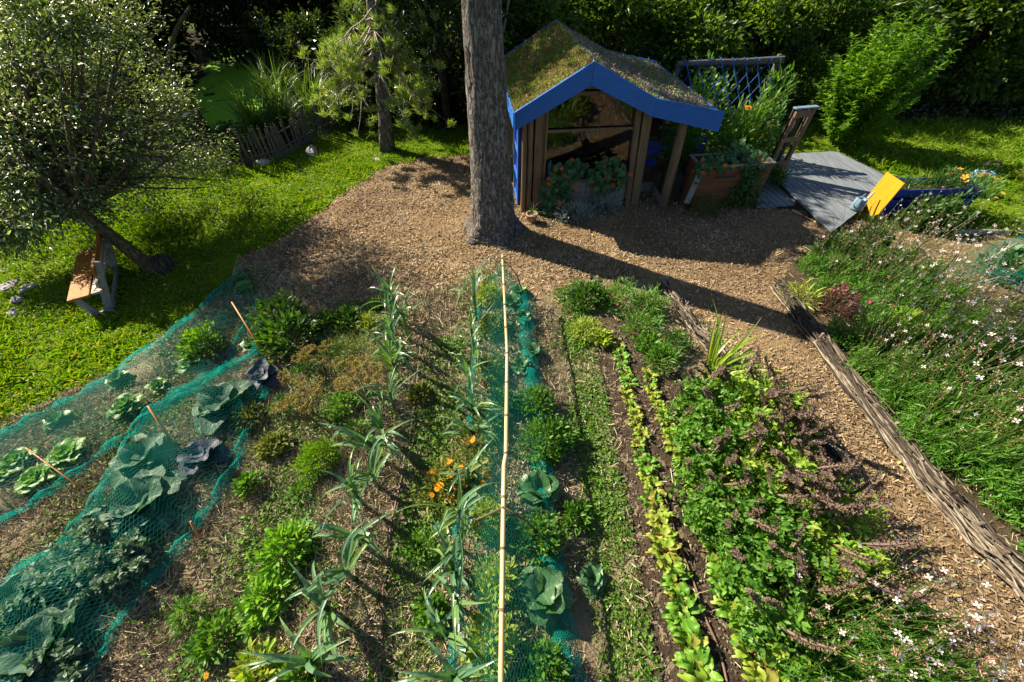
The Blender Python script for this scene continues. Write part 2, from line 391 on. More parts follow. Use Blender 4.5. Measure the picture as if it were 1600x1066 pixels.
L['cabbage'] = leafmat('cabbage_leaf', [(.040, .092, .068), (.056, .120, .088), (.048, .112, .056)], (1.0, 1.5, .5), .25, .6, .25, (.17, .27, .19))
L['redcab'] = leafmat('purple_cabbage_leaf', [(.035, .05, .085), (.05, .055, .10), (.04, .06, .09)], (1.0, 1.0, 1.0), .2, .55, .3, (.10, .08, .13))
L['kale'] = leafmat('grey_kale_leaf', [(.096, .152, .104), (.144, .208, .152), (.200, .264, .208)], (1, 1.3, .6), .25, .6, .3)
L['lettuce'] = leafmat('lettuce_leaf', [(.132, .290, .026), (.198, .396, .040), (.079, .211, .020)], (1.5, 1.4, .4), .4, .45, .4)
L['broc'] = leafmat('brassica_leaf', [(.036, .120, .048), (.060, .168, .054), (.096, .204, .108)], (1.3, 1.5, .4), .35, .4, .5, (.14, .24, .12))
L['parsley'] = leafmat('parsley_leaf', [(.092, .218, .011), (.149, .299, .014), (.207, .345, .034)], (1.5, 1.4, .3), .35, .5, .3)
L['green'] = leafmat('mid_green_leaf', [(.052, .150, .018), (.091, .221, .023), (.143, .273, .039)], (1.6, 1.5, .35), .4, .45, .4)
L['dkgreen'] = leafmat('dark_green_leaf', [(.030, .090, .017), (.048, .126, .019), (.072, .156, .024)], (1.6, 1.5, .35), .4, .45, .4)
L['yelgreen'] = leafmat('yellow_green_leaf', [(.182, .312, .026), (.260, .390, .039), (.338, .416, .065), (.286, .260, .052)], (1.4, 1.3, .4), .42, .45, .35)
L['leek'] = leafmat('leek_leaf', [(.078, .169, .104), (.104, .208, .117), (.130, .234, .091), (.169, .260, .065)], (1.3, 1.5, .5), .3, .35, .5)
L['yelstrap'] = leafmat('yellow_strap_leaf', [(.22, .30, .02), (.28, .34, .03), (.12, .22, .02)], (1.4, 1.3, .4), .4, .4)
L['mint'] = leafmat('mint_leaf', [(.105, .228, .031), (.175, .333, .035), (.264, .403, .060), (.333, .384, .070)], (1.6, 1.45, .35), .42, .5, .3)
L['gaura'] = leafmat('narrow_gaura_leaf', [(.050, .150, .015), (.088, .225, .019), (.138, .288, .037)], (1.5, 1.5, .35), .4, .45, .4)
L['nast'] = leafmat('nasturtium_leaf', [(.03, .10, .03), (.05, .13, .05), (.08, .17, .06)], (1.2, 1.5, .6), .35, .45, .4)
L['silver'] = leafmat('silver_leaf', [(.20, .25, .25), (.30, .36, .35), (.15, .2, .2)], (1, 1, 1), .2, .7, .2)
L['dry'] = leafmat('dry_umbel', [(.24, .15, .045), (.34, .24, .07), (.30, .28, .06)], (1.2, 1.1, .6), .25, .7, .2)
L['dill'] = leafmat('feathery_leaf', [(.10, .14, .03), (.17, .20, .04), (.22, .22, .06)], (1.3, 1.3, .5), .3, .6, .2)
L['spike'] = leafmat('purple_brown_spike', [(.13, .08, .09), (.19, .13, .13), (.19, .14, .09), (.23, .18, .12)], (1.2, 1.05, .9), .2, .8, .1)
L['oreg'] = leafmat('dusky_pink_head', [(.21, .085, .09), (.28, .13, .14), (.18, .09, .07)], (1.2, 1, 1), .2, .8, .1)
L['redleaf'] = leafmat('dark_red_leaf', [(.10, .02, .03), (.16, .03, .05), (.08, .05, .02)], (1.5, 1, 1), .35)
L['whitef'] = petal('white_petal', (.60, .52, .56), (.78, .76, .78), .35)
L['pinkf'] = petal('pink_bud', (.60, .22, .20), (.72, .42, .36), .35)
L['orangef'] = petal('orange_petal', (.80, .24, .01), (.85, .38, .02))
L['redf'] = petal('red_petal', (.65, .05, .015), (.75, .13, .02))
L['yellowf'] = petal('yellow_petal', (.75, .42, .01), (.8, .5, .02))
L['magentaf'] = petal('magenta_petal', (.45, .02, .12), (.5, .03, .22))
L['darkeye'] = flat('dark_flower_eye', (.10, .03, .01), .8)
L['eyeorange'] = flat('orange_flower_eye', (.5, .16, .01), .8)

# ------------------------------------------------------------------ ground, paths, beds
def noise2(x, y, s=1.0, ph=0.0):
    x = np.asarray(x) * s; y = np.asarray(y) * s
    return (np.sin(x*1.7+ph+1.3*np.sin(y*1.1+ph)) + np.sin(y*2.3-ph+1.1*np.sin(x*1.9)) + .6*np.sin(x*4.1+y*3.3+ph) + .4*np.sin(x*7.7-y*8.9+ph*2)) / 3.0
def inpoly(x, y, poly):
    x = np.asarray(x); y = np.asarray(y); r = np.zeros(x.shape, bool); n = len(poly)
    for i in range(n):
        x0, y0 = poly[i]; x1, y1 = poly[(i+1) % n]
        if y0 == y1: continue
        c = ((y0 > y) != (y1 > y)) & (x < (x1-x0)*(y-y0)/(y1-y0) + x0); r ^= c
    return r
GARDEN = [at(*p) for p in [(385,418),(455,428),(520,470),(600,475),(690,455),(775,408),(835,470),(900,440),(1035,440),(1130,550),(1230,640)]] + \
         [(3.75, 3.1), (3.95, 2.2), (4.15, 1.2), (4.3, -.3), (4.4, -2), (-7.2, -2), (-7.4, 2.0)] + [at(*p) for p in [(0,665),(160,590),(300,500)]]
CHIPS = [at(*p) for p in [(375,400),(420,385),(480,345),(540,300),(600,262),(660,247),(735,243)]] + \
        [(.3, 10.2), (.4, 12), (4.1, 12.5), (6.4, 11.6), (6.6, 9.0), (9.5, 7.8), (16, 7.6), (16, -2), (3, -2), (2.5, 5.4), (-3, 4.5), (-5.3, 6)]
BED2 = [at(1215, 445), at(1260, 385), at(1330, 362), (8.9, 7.2), (8.6, 6.0), (10.5, 4.5), (12, -1.5), (6.0, -1.5), at(1600, 895), at(1470, 760), at(1330, 590)]
def gz(x, y):
    x = np.asarray(x, float); y = np.asarray(y, float)
    fade = np.clip((5.9 - y) / .8, 0, 1)
    b = lambda c, wd, h: h * np.exp(-((x - c) / wd) ** 2)
    z = .015 + fade * (b(-.05, .5, .09) + b(-1.9, .4, .07) + b(-4.0, .6, .09) + b(-5.6, .5, .04) + b(1.9, .5, .05) + b(3.3, .7, .06)) + .012 * noise2(x, y, 3) + .006 * noise2(x, y, 11, 2)
    r = np.where(inpoly(x, y, GARDEN) | inpoly(x, y, BED2), z + .012, np.where(inpoly(x, y, CHIPS), .012, .004))
    return float(r) if r.shape == () else r
def sheet(name, poly, mat, cell, zf, wob=.12, kind='structure'):
    P = np.array(poly); x0, y0 = P.min(0) - .2; x1, y1 = P.max(0) + .2
    nx = int((x1-x0)/cell); ny = int((y1-y0)/cell)
    gx, gy = np.meshgrid(np.linspace(x0, x1, nx), np.linspace(y0, y1, ny))
    Z = zf(gx, gy); V = np.stack([gx, gy, Z], 2).reshape(-1, 3)
    idx = np.arange(nx*ny).reshape(ny, nx)
    F = np.stack([idx[:-1, :-1], idx[:-1, 1:], idx[1:, 1:], idx[1:, :-1]], 2).reshape(-1, 4)
    c = V[F].mean(1); k = inpoly(c[:, 0] + wob*noise2(c[:, 0], c[:, 1], 3.1), c[:, 1] + wob*noise2(c[:, 0], c[:, 1], 2.7, 4), poly)
    o = Geo().add(V, F[k]).build(name, mat, smooth=True); return tag(o, kind=kind)
g = Geo(); n = 48
V = [(0, 10, 0)] + [(r*math.cos(2*math.pi*k/n), 10 + r*math.sin(2*math.pi*k/n), 0) for r in (30, 160) for k in range(n)]
g.add(V, [[0, 1+k, 1+(k+1) % n] for k in range(n)] + [[1+k, 1+n+k, 1+n+(k+1) % n, 1+(k+1) % n] for k in range(n)])
tag(g.build('ground', M['ground']), kind='structure')
FENCE = [(-16, 9.3), at(130, 286), at(400, 258), at(530, 197), at(600, 192)]
LAWN_L = [(-9, -1), (-18, 3), (-18, 9.0)] + FENCE[1:4] + [(-4.5, 14.6), (-1.0, 14.6), (.1, 13), (.1, 8), (-5, 5.5), (-7, -1)]
LAWN_R = [(6.7, 11.8), (7.2, 14.9), (16, 15.0), (26, 13.5), (30, 8), (22, 6.8), (12, 7.6), (10.9, 7.9), (10.2, 9), (10.5, 10.7), (9.9, 12.5), (8.2, 12.3)]
sheet('lawn', LAWN_L, M['lawn'], .25, lambda x, y: x*0 + .003)
sheet('lawn', LAWN_R, M['lawn'], .25, lambda x, y: x*0 + .003)
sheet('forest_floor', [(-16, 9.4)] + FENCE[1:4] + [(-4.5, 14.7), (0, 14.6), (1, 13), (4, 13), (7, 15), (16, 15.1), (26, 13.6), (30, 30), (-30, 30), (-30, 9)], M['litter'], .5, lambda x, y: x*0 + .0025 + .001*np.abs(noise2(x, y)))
sheet('gravel_path', [(-19, 9.9), (-13, 10.4), (-9, 11.4), (-8.6, 12.6), (-13, 12.2), (-19, 12)], M['gravel'], .25, lambda x, y: x*0 + .008)
sheet('pond', [at(*p) for p in [(302,196),(330,205),(385,196),(425,170),(440,130),(430,90),(400,62),(345,58),(318,110),(296,160)]], M['pond'], .15, lambda x, y: x*0 + .011, .1)
sheet('chip_path', CHIPS, M['chipbase'], .15, lambda x, y: .007 + .004*noise2(x, y, 2)*.5, .1)
sheet('garden_bed', GARDEN, M['soil'], .055, lambda x, y: np.where(inpoly(x, y, GARDEN), gz(x, y), .02), .07)
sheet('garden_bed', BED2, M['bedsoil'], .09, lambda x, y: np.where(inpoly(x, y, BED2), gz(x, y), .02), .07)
sheet('tilled_soil', [(1.42, 5.0), (1.9, 5.2), (2.5, 4.6), (2.75, 3.6), (2.85, -1.5), (1.36, -1.5), (1.38, 2)], M['tilled'], .04,
      lambda x, y: gz(x, y) + .008 + .022*np.clip(noise2(x, y, 9, 1), -.4, 1) + .012*noise2(x, y, 23, 3), .05)

def rnd_in(poly, dens, avoid=(), wob=.1):
    P = np.array(poly); x0, y0 = P.min(0); x1, y1 = P.max(0); N = int((x1-x0)*(y1-y0)*dens)
    x = RNG.uniform(x0, x1, N); y = RNG.uniform(y0, y1, N)
    xx = x + wob*noise2(x, y, 3); yy = y + wob*noise2(x, y, 2.6, 3)
    k = inpoly(xx, yy, poly)
    for a in avoid: k &= ~inpoly(xx, yy, a)
    return x[k], y[k]
def keep(x, y, p):
    k = RNG.uniform(0, 1, len(x)) < p; return x[k], y[k]
def lying(x, y, lo, hi, tilt=.25, z0=.006):
    N = len(x); d = rdir(N, -tilt, tilt); s = RNG.uniform(lo, hi, N)
    return frames(d, None, s, .5), np.stack([x, y, gz(x, y) + z0 + RNG.uniform(0, .012, N)], 1)
def stuff(name, g, mat, label=None, cat=None):
    return tag(g.build(name, mat), label, cat, None, 'stuff')
chipT = (np.array([(-.5, -.12, 0), (.5, -.09, .03), (.45, .12, 0), (-.5, .1, .02)]), np.array([[0, 1, 2, 3]]))
strawT = (np.array([(-.5, -.012, 0), (.5, -.011, .0), (.5, .011, .03), (-.5, .012, .03)]), np.array([[0, 1, 2, 3]]))
blade = leaf2(.13, .03, .35)
def grass(poly, dens, avoid, lo, hi, name, label):
    x, y = rnd_in(poly, dens, avoid, .15)
    x, y = keep(x, y, np.clip(.85 + .8*noise2(x, y, 1.3, 2), .22, 1))
    N = len(x); d = rdir(N, .25, 1); s = RNG.uniform(lo, hi, N) * np.clip(1 + .45*noise2(x, y, .8) + .45*noise2(x, y, 4, 1), .45, 2.2)
    g = Geo().scatter(blade, frames(d, None, s, .6), np.stack([x, y, np.full(N, .003)], 1))
    k = RNG.uniform(0, 1, N) < .10; m = k.sum()          # small round weed leaves in the turf
    g.scatter(leaf2(.7, .05, .1), frames(rdir(m, .0, .5), None, RNG.uniform(.03, .06, m), .3), np.stack([x[k], y[k], RNG.uniform(.02, .05, m)], 1))
    stuff(name, g, M['grass'], label, 'grass')
grass([p for p in LAWN_L], 1500, (CHIPS, GARDEN), .05, .12, 'grass', 'sunlit short green grass round the wooden bench')
grass(LAWN_R, 420, (), .09, .20, 'grass', 'short green grass behind the deck and the bright shrub')
x, y = rnd_in(LAWN_L + [], 7, (GARDEN,), .1); x2, y2 = rnd_in(CHIPS, 6, (GARDEN, BED2), .1); x = np.concatenate([x, x2]); y = np.concatenate([y, y2]); N = len(x)
stuff('fallen_leaves', Geo().scatter(leaf2(.6, .15, .1), frames(rdir(N, -.15, .25), None, RNG.uniform(.04, .09, N), .5), np.stack([x, y, np.full(N, .03) + RNG.uniform(0, .03, N)], 1)), M['deadleaf'], 'scattered brown and yellow fallen leaves on the lawn and chips', 'fallen leaves')
x, y = rnd_in(CHIPS, 1500, (GARDEN, BED2), .1)
k = RNG.uniform(0, 1, len(x)) < np.where(y < 5.5, 1.0, .62)*np.clip(.75 + .6*noise2(x, y, .9, 6), .25, 1); x, y = x[k], y[k]
k = (x < 9.5); x, y = x[k], y[k]; k = ~((x > .4) & (x < 3) & (y > 9.1)); x, y = x[k], y[k]
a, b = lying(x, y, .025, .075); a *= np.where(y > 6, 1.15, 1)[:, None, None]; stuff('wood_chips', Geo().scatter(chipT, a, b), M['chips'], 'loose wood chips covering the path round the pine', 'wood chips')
def strawf(x, y):
    p = .25 + .55*noise2(x, y, 1.1, 5)
    p = p + .45*np.exp(-((x+.05)/.55)**2) + .5*np.exp(-((x+1.95)/.45)**2) + .4*np.exp(-((x+4)/.8)**2) + .3*np.exp(-((x+2.9)/.3)**2)
    p = np.where((x > 1.35) & (x < 2.9), .02, p); p = np.where((x > .75) & (x < 1.35), .10, p)
    return np.clip(p, 0, 1)
x, y = rnd_in(GARDEN, 3400, (), .05); x, y = keep(x, y, strawf(x, y)); a, b = lying(x, y, .07, .26, .2, .008)
stuff('straw_mulch', Geo().scatter(strawT, a, b), M['straw'], 'dry straw mulch strewn over the vegetable beds', 'straw')
x, y = rnd_in(BED2, 130, (), .05); a, b = lying(x, y, .06, .2, .2, .008)
stuff('straw_mulch', Geo().scatter(strawT, a, b), M['straw'], 'dry straw on the flower bed right of the long wattle edging', 'straw')
x, y = rnd_in([(1.36, 5), (2.5, 4.8), (2.85, 3), (2.85, -1), (1.36, -1)], 900, (), .05)
N = len(x); s = RNG.uniform(.006, .03, N) * RNG.uniform(.5, 1.0, N); T = (np.array([(1, 0, 0), (-.6, .8, 0), (-.6, -.8, .1), (0, .1, .9), (-.1, 0, -.7)]), np.array([[0, 1, 3], [1, 2, 3], [2, 0, 3], [1, 0, 4], [2, 1, 4], [0, 2, 4]]))
stuff('soil_clods', Geo().scatter(T, frames(rdir(N), None, s), np.stack([x, y, gz(x, y) + .012 + .018*np.clip(noise2(x, y, 9, 1), -.4, 1)], 1)), M['clod'], 'crumbly dark soil clods and small stones between the beet rows', 'soil')
def cloverf(x, y):
    t = .35 + .7*noise2(x, y, 1.6, 3)
    e = lambda c, wd: np.exp(-(np.abs(x-c)/wd)**4)
    p = e(1.12, .27) * (.7 + .5*t) + e(-1.05, .30) * (.55 + .8*t) * (y < 4.6) + e(-2.75, .35) * .55*t + e(-.2, .6) * .12*t + e(-5.2, .5)*.25*t
    p = p + np.where(x < -1.2, .36, .2)*t + .35*np.exp(-((x+2.75)/.5)**2)*np.clip(t, 0, 1)
    return np.where((x > 1.42) & (x < 2.75), 0.0, np.clip(p, 0, 1))
x, y = rnd_in(GARDEN, 3000, (), .05); x, y = keep(x, y, cloverf(x, y)); N = len(x)
g = Geo().scatter(leaf2(.75, .06, .08), frames(rdir(N, -.1, .6), None, RNG.uniform(.018, .05, N) * (1 + .4*noise2(x, y, 2)), .35), np.stack([x, y, gz(x, y) + RNG.uniform(.005, .05, N)], 1))
m = N // 6; g.scatter(blade, frames(rdir(m, .2, 1), None, RNG.uniform(.04, .11, m), .6), np.stack([x[:m], y[:m], gz(x[:m], y[:m])], 1))
stuff('clover', g, M['clover'], 'low green clover and weeds on the strips between vegetable rows', 'ground cover')
x, y = rnd_in([(-14, 9.9), (-7.4, 11.5), (-5.8, 14.6), (0, 14.8), (7, 15), (26, 14), (26, 17), (-2, 18), (-9, 18), (-14, 14)], 90, ([at(*p) for p in [(302,196),(385,196),(425,170),(430,90),(345,58),(296,160)]],), .3)
N = len(x); stuff('undergrowth', Geo().scatter(leaf2(.5, .1, .2), frames(rdir(N, 0, 1), None, RNG.uniform(.08, .2, N)), np.stack([x, y, RNG.uniform(.02, .35, N)**1.5], 1)), L['wood'], 'low dark undergrowth at the foot of the trees', 'undergrowth')

# ------------------------------------------------------------------ trees
def bend(a, b, n=6, wob=.1):
    a = np.array(a, float); b = np.array(b, float); t = np.linspace(0, 1, n)[:, None]
    p = a + (b-a)*t; w_ = RNG.normal(0, wob, (n, 3)); w_[0] = 0; w_[-1] *= .5
    return p + np.cumsum(w_, 0) * .5 * np.sin(np.pi * np.minimum(1, t*1.0))
def clump_crown(g, T, centres, nleaf, cr, lo, hi, out=None, droop=0.0, mi=0, flat=.75):
    C = np.asarray(centres); K = len(C); N = K*nleaf
    off = RNG.normal(0, .5, (N, 3)) * (cr * RNG.uniform(.6, 1.25, K)).repeat(nleaf)[:, None]; off[:, 2] *= flat
    P = C.repeat(nleaf, 0) + off
    d = off / (np.linalg.norm(off, axis=1)[:, None] + 1e-6) * .7 + rdir(N) * .7; d[:, 2] -= droop
    if out is not None: dd = P - np.asarray(out); d += .6 * dd / (np.linalg.norm(dd, axis=1)[:, None] + 1e-6)
    g.scatter(T, frames(d, None, RNG.uniform(lo, hi, N), .8), P, mi); return P
def shell(K, c, r, lo=.55, zmin=-.6):
    d = rdir(K, zmin, 1); rr = RNG.uniform(lo, 1, K) ** .7
    return np.array(c) + d * rr[:, None] * np.array(r) * (1 + .15*RNG.normal(0, 1, K))[:, None]
def make_tree(name, label, cat, loc, h, r, trunk_r, K, nleaf, leafT, lm, barkm, lo, hi, cr=.45, base=.12, stems=1, group=None, crown_label=None):
    t = thing(name, label, cat, loc, 0, group)
    g = Geo(); f = Geo()
    cz = h * (base + 1) / 2; rz = h * (1 - base) / 2
    C = shell(K, (0, 0, cz), (r, r, rz), .45, -.95)
    for s in range(stems):
        a = 2*math.pi*s/stems + .4; e = .35*r if stems > 1 else .1*r
        top = (e*math.cos(a), e*math.sin(a), h*.8); b = bend((.12*math.cos(a)*(stems > 1), .12*math.sin(a)*(stems > 1), -.05), top, 8, .06)
        g.tube(b, np.linspace(trunk_r, trunk_r*.25, 8), 8, jit=.08)
        for c in C[s::max(1, stems*2)][:14]:
            i = int(np.clip((c[2]/h)*6, 1, 6)); g.tube(bend(b[i], c, 5, .06), np.linspace(trunk_r*.3, .008, 5), 5)
    clump_crown(f, leafT, C, nleaf, cr, lo, hi, (0, 0, cz*.7), .15)
    g.build('trunk', barkm, t, True); f.build('crown', lm, t)
    return t
OV = leaf2(.55, .08, .12); NA = leaf2(.28, .06, .15)
hp = [make_tree('hedge_tree', '', 'tree', (0, 0, 0), 3.8, 1.7, .07, 150, 80, OV, L['hedge'], M['darkbark'], .12, .24, .42, .0, 4) for _ in range(2)]
hp.append(make_tree('hedge_tree', '', 'tree', (0, 0, 0), 3.9, 1.7, .07, 170, 85, NA, L['hedge'], M['darkbark'], .14, .27, .38, .0, 5))
HG = 'trees of the dark hedge behind the garden'
for i, (hx, hy, sc, lb) in enumerate([
    (.6, 15.4, 1.0, 'dark leafy hedge tree right behind the tall pine trunk'), (3.0, 16.2, 1.05, 'dark leafy hedge tree behind the ridge of the turf roof'),
    (5.6, 16.0, .95, 'hedge tree behind the right slope of the turf roof'), (8.0, 16.3, .95, 'hedge tree behind the blue lattice trellis'),
    (10.4, 16.9, 1.05, 'hedge tree between the lattice trellis and the bright green shrub'), (13.0, 17.2, 1.0, 'hedge tree directly behind the bright green shrub'),
    (15.6, 16.9, 1.05, 'hedge tree just right of the bright green shrub'), (18.2, 16.8, 1.0, 'dense hedge tree at the shaded far edge of the right lawn'),
    (20.8, 16.2, 1.1, 'sunlit yellowish hedge tree in the upper right corner'), (23.4, 15.2, 1.05, 'rightmost hedge tree at the edge of the lawn'),
    (26.5, 14.2, 1.0, 'hedge tree beyond the right end of the lawn'), (9.3, 15.0, .55, 'low sunlit hedge bush right of the lattice trellis'), (14.5, 19.6, 1.4, 'tall tree rising behind the hedge right of the bright shrub'),
    (6.5, 19.4, 1.4, 'tall tree rising behind the hedge above the lattice'), (1.8, 19.4, 1.4, 'tall tree rising behind the hedge above the roof ridge'), (19.5, 19.6, 1.4, 'tall tree rising behind the hedge at upper right')]):
    copy_tree(hp[(0, 2, 1)[i % 3]], lb, (hx, hy, 0), i*1.9, sc, HG)
wp = [make_tree('woodland_tree', '', 'tree', (0, 0, 0), 8, 2.4, .17, 150, 110, OV, L['wood'], M['darkbark'], .12, .24, .6, .22, 1) for _ in range(2)]
WG = 'tall woodland trees beyond the picket fence'
for i, (hx, hy, sc, lb) in enumerate([(-13.6, 16.2, .8, 'dark leaning-edge woodland tree left of the green pond'), (-17.5, 17.5, 1.0, 'woodland tree deep behind the crown of the grey leaved tree'),
    (-15.5, 23.0, 1.05, 'woodland tree behind the far left bank of the pond'), (-10.5, 23.5, 1.0, 'woodland tree behind the far end of the pond'),
    (-6.5, 21.5, 1.0, 'woodland tree rising behind the reeds'), (-3.2, 19.8, .85, 'woodland tree behind the small pine'), (-21, 14.5, .9, 'leftmost woodland tree beyond the fence'), (-13, 27, .9, 'woodland tree in the gap straight behind the pond'), (-8.5, 27, .95, 'far woodland tree between the pond and the reeds'), (-19, 21, .9, 'woodland tree at the far upper left'), (-17, 28, 1.1, 'farthest woodland tree at the upper left'), (-3.5, 25, 1.0, 'far woodland tree above the small pine'), (-2.1, 14.2, .95, 'added woodland tree shading the deck, between the small pine and the big pine trunk')]):  # last tree is added, placed to throw dappled shade on the deck
    copy_tree(wp[i % 2], lb, (hx, hy, 0), i*2.3, sc, WG)
bp = make_tree('undergrowth_bush', '', 'bush', (0, 0, 0), 2.5, 1.25, .05, 90, 80, leaf2(.62, .08, .12), L['wood'], M['darkbark'], .09, .19, .36, .0, 4)
for i, (hx, hy, sc, lb) in enumerate([(-2.5, 16.0, 1.1, 'broad leaved bush between the small pine and the big pine trunk'), (-4.6, 16.2, 1.15, 'dark bush right behind the small pine'),
    (-.6, 14.6, .95, 'bush close behind the left side of the big pine trunk'), (-5.2, 14.2, .55, 'low bush at the right end of the picket fence'), (-3.0, 14.3, .6, 'low dark bush behind the foot of the small pine'),
    (-14.2, 14.0, .7, 'dark bush on the near left bank of the pond'), (-10.6, 21.5, .8, 'bush on the far bank of the pond'), (-9.2, 20.6, .7, 'bush right of the far end of the pond'), (-12.6, 12.4, .6, 'low bush between the fence and the pond'), (-14.8, 18.5, 1.15, 'bush on the left bank of the pond'), (-15.5, 20.8, 1.2, 'bush at the far left corner of the pond'), (-12.8, 22.6, 1.25, 'big bush closing the far end of the pond'), (-8.0, 18.8, .95, 'bush behind the reed bed'), (-7.0, 23.6, 1.3, 'large bush far behind the reeds'), (-10.5, 25.5, 1.5, 'largest bush far behind the pond'), (-16.5, 15.2, 1.0, 'bush left of the leaning dark trunk'), (-18.5, 25, 1.4, 'bush in the far upper left corner')]):
    copy_tree(bp, lb, (hx, hy, 0), i*1.3, sc, 'bushes in the woodland edge')
# dark leaning willow trunk beside the pond
g = Geo(); x, y = at(318, 205); g.tube(bend((x, y, 0), (x-1.0, y+.7, 3.4), 9, .08), np.linspace(.24, .13, 9), 9, jit=.1); g.tube(bend((x-.5, y+.35, 1.6), (x+.7, y+1.2, 3.0), 6, .1), np.linspace(.1, .04, 6), 7)
t = thing('willow_tree', 'dark bare tree trunk leaning over the left bank of the pond', 'tree'); g.build('trunk', M['moss_bark'], t, True)

# bright green shrub
t = thing('green_shrub', 'bright light green tall shrub standing on the lawn behind the deck', 'shrub', (10.1, 12.8, 0))
f = Geo(); g = Geo(); tips = []
for i in range(165):
    a = RNG.uniform(0, 6.28); q = RNG.uniform(.05, 1) ** .6; top = np.array((1.38*q*math.cos(a), 1.3*q*math.sin(a), 3.0 - 1.1*q*q + RNG.uniform(-.5, .45)))
    if RNG.uniform() < .3: top *= (1, 1, .6)
    b = bend((.25*math.cos(a)*q, .25*math.sin(a)*q, 0), top, 9, .04); b[:, :2] *= (np.linspace(0, 1, 9)**.75)[:, None]*.2 + .8
    g.tube(b, np.linspace(.014, .003, 9), 4, cap=False)
    m = 95; tt = RNG.uniform(.16, 1, m)**.8; P = np.stack([np.interp(tt*8, range(9), b[:, k]) for k in range(3)], 1)
    d = rdir(m, -.25, .75); d[:, 2] += .25; f.scatter(leafN(.34, 2, .25, .2), frames(d, None, RNG.uniform(.12, .25, m)*(1.1-.4*tt), .3), P)
g.build('stems', M['leafstem'], t); f.build('crown', L['bright'], t)

# big lichened pine
px_, py_ = -.43, 7.95
t = thing('tall_pine', 'tall pine with thick grey bark and pale lichen standing on the wood chips', 'tree', (px_, py_, 0))
g = Geo(); zz = np.array([-.05, .05, .15, .35, .7, 1.2, 2, 3, 4, 6, 8, 10, 12, 14.]); rr = np.interp(zz, [0, .15, .4, 1, 2.4, 4, 14], [.60, .51, .455, .415, .355, .30, .09])
n = 40; V = []; U = []
for i, (z, r) in enumerate(zz_ := list(zip(np.interp(np.linspace(0, 13, 90), range(14), zz), np.interp(np.interp(np.linspace(0, 13, 90), range(14), zz), zz, rr)))):
    for k in range(n):
        a = 2*math.pi*k/n; q = r * (1 + .05*math.sin(a*3 + z*.6) + .03*math.sin(a*11 + 2*math.sin(z*1.3)) + .035*math.sin(a*9 + 1.5*math.sin(z*2.1)) + .025*RNG.normal() + max(0, .45 - z)*.8*max(0, math.sin(a*5+1)))
        V.append((q*math.cos(a) - .012*z, q*math.sin(a), z))
g.add(V, [[i*n+k, i*n+(k+1) % n, (i+1)*n+(k+1) % n, (i+1)*n+k] for i in range(89) for k in range(n)])
g.build('trunk', M['pinebark'], t, True)
g = Geo(); f = Geo(); ndl = leaf2(.10, .02, .05)
for i in range(16):
    a = i*2.4; z = 8.5 + i*.35; e = (2.6*(1-(i/20))*math.cos(a), 2.6*(1-i/20)*math.sin(a), z+.6)
    g.tube(bend((0, 0, z), e, 6, .1), np.linspace(.07, .015, 6), 5)
    clump_crown(f, ndl, [np.array(e) + RNG.normal(0, .5, 3) for _ in range(7)], 60, .5, .2, .4)
g.build('branch', M['pinebark'], t, True); f.build('crown', L['needle'], t)
t = thing('thin_grey_sapling', 'thin pale grey forked stem just right of the tall pine trunk', 'tree', (-.25, 13.7, 0))
g = Geo(); g.tube(bend((0, 0, 0), (-.15, .3, 3.0), 8, .03), np.linspace(.06, .04, 8), 6); g.tube(bend((-.1, .2, 2.2), (.35, .5, 4.2), 6, .04), np.linspace(.04, .02, 6), 6); g.tube(bend((-.15, .3, 2.9), (-.3, .5, 4.6), 6, .04), np.linspace(.035, .015, 6), 6)
g.build('trunk', M['greywood'], t, True)

# small pine with drooping bleached branches
t = thing('small_pine', 'small pine with bleached drooping branches and loose needle tufts on the shaded lawn', 'tree', at(606, 236) + (0,))
g = Geo(); f = Geo(); w2 = Geo(); g.tube(bend((0, 0, -.02), (-.30, .15, 9.2), 12, .008), [.24, .19, .175, .17, .165, .16, .15, .14, .12, .1, .08, .05], 12, jit=.06)
C = []
for i in range(26):
    a = RNG.uniform(0, 6.28); z = RNG.uniform(1.9, 3.3); q = RNG.uniform(.6, 1.55); e = np.array((q*math.cos(a)-.12, q*math.sin(a)*.8-.3, z - .25 - q*.55 + RNG.uniform(-.2, .3)))
    b = bend((-.05, 0, z+.2), e, 7, .1); w2.tube(b, np.linspace(.03, .006, 7), 5)
    for _ in range(5):
        e2 = e + RNG.normal(0, .24, 3); w2.tube(bend(b[4], e2, 4, .06), np.linspace(.011, .004, 4), 4); C.append(e2); C.append(e2 + RNG.normal(0, .12, 3))
b = bend((.05, -.1, 1.8), (.95, -.75, .95), 8, .05); w2.tube(b, np.linspace(.035, .012, 8), 5); C += [b[-1] + RNG.normal(0, .13, 3) for _ in range(9)]
for i in range(14):
    a = i*2.4; z = 3.4 + i*.22; e = (1.0*(1-i/18)*math.cos(a), 1.0*(1-i/18)*math.sin(a), z-.3); w2.tube(bend((0, 0, z), e, 5, .06), np.linspace(.03, .008, 5), 5); C += [np.array(e) + RNG.normal(0, .25, 3) for _ in range(6)]
for i in range(34):  # upper crown out of view, filled out to cast broken shade round the hut
    a = i*2.4; z = 4.0 + i*.15; q = 1.75*(1 - i/48); e = np.array((q*math.cos(a), q*math.sin(a), z + .3)); w2.tube(bend((-.08, 0, z), e, 5, .06), np.linspace(.035, .01, 5), 5); C += [e*np.array((k_, k_, 1)) + RNG.normal(0, .2, 3) for k_ in (.5, .7, .85, 1, 1, 1)]
C = np.array(C); P = C.repeat(40, 0); d = rdir(len(C), 0, 1).repeat(40, 0)*.9 + rdir(len(P), -.3, 1); f.scatter(ndl, frames(d, None, RNG.uniform(.12, .22, len(P))), P + RNG.normal(0, .025, P.shape))
t.rotation_euler = (0, R(9), 0)
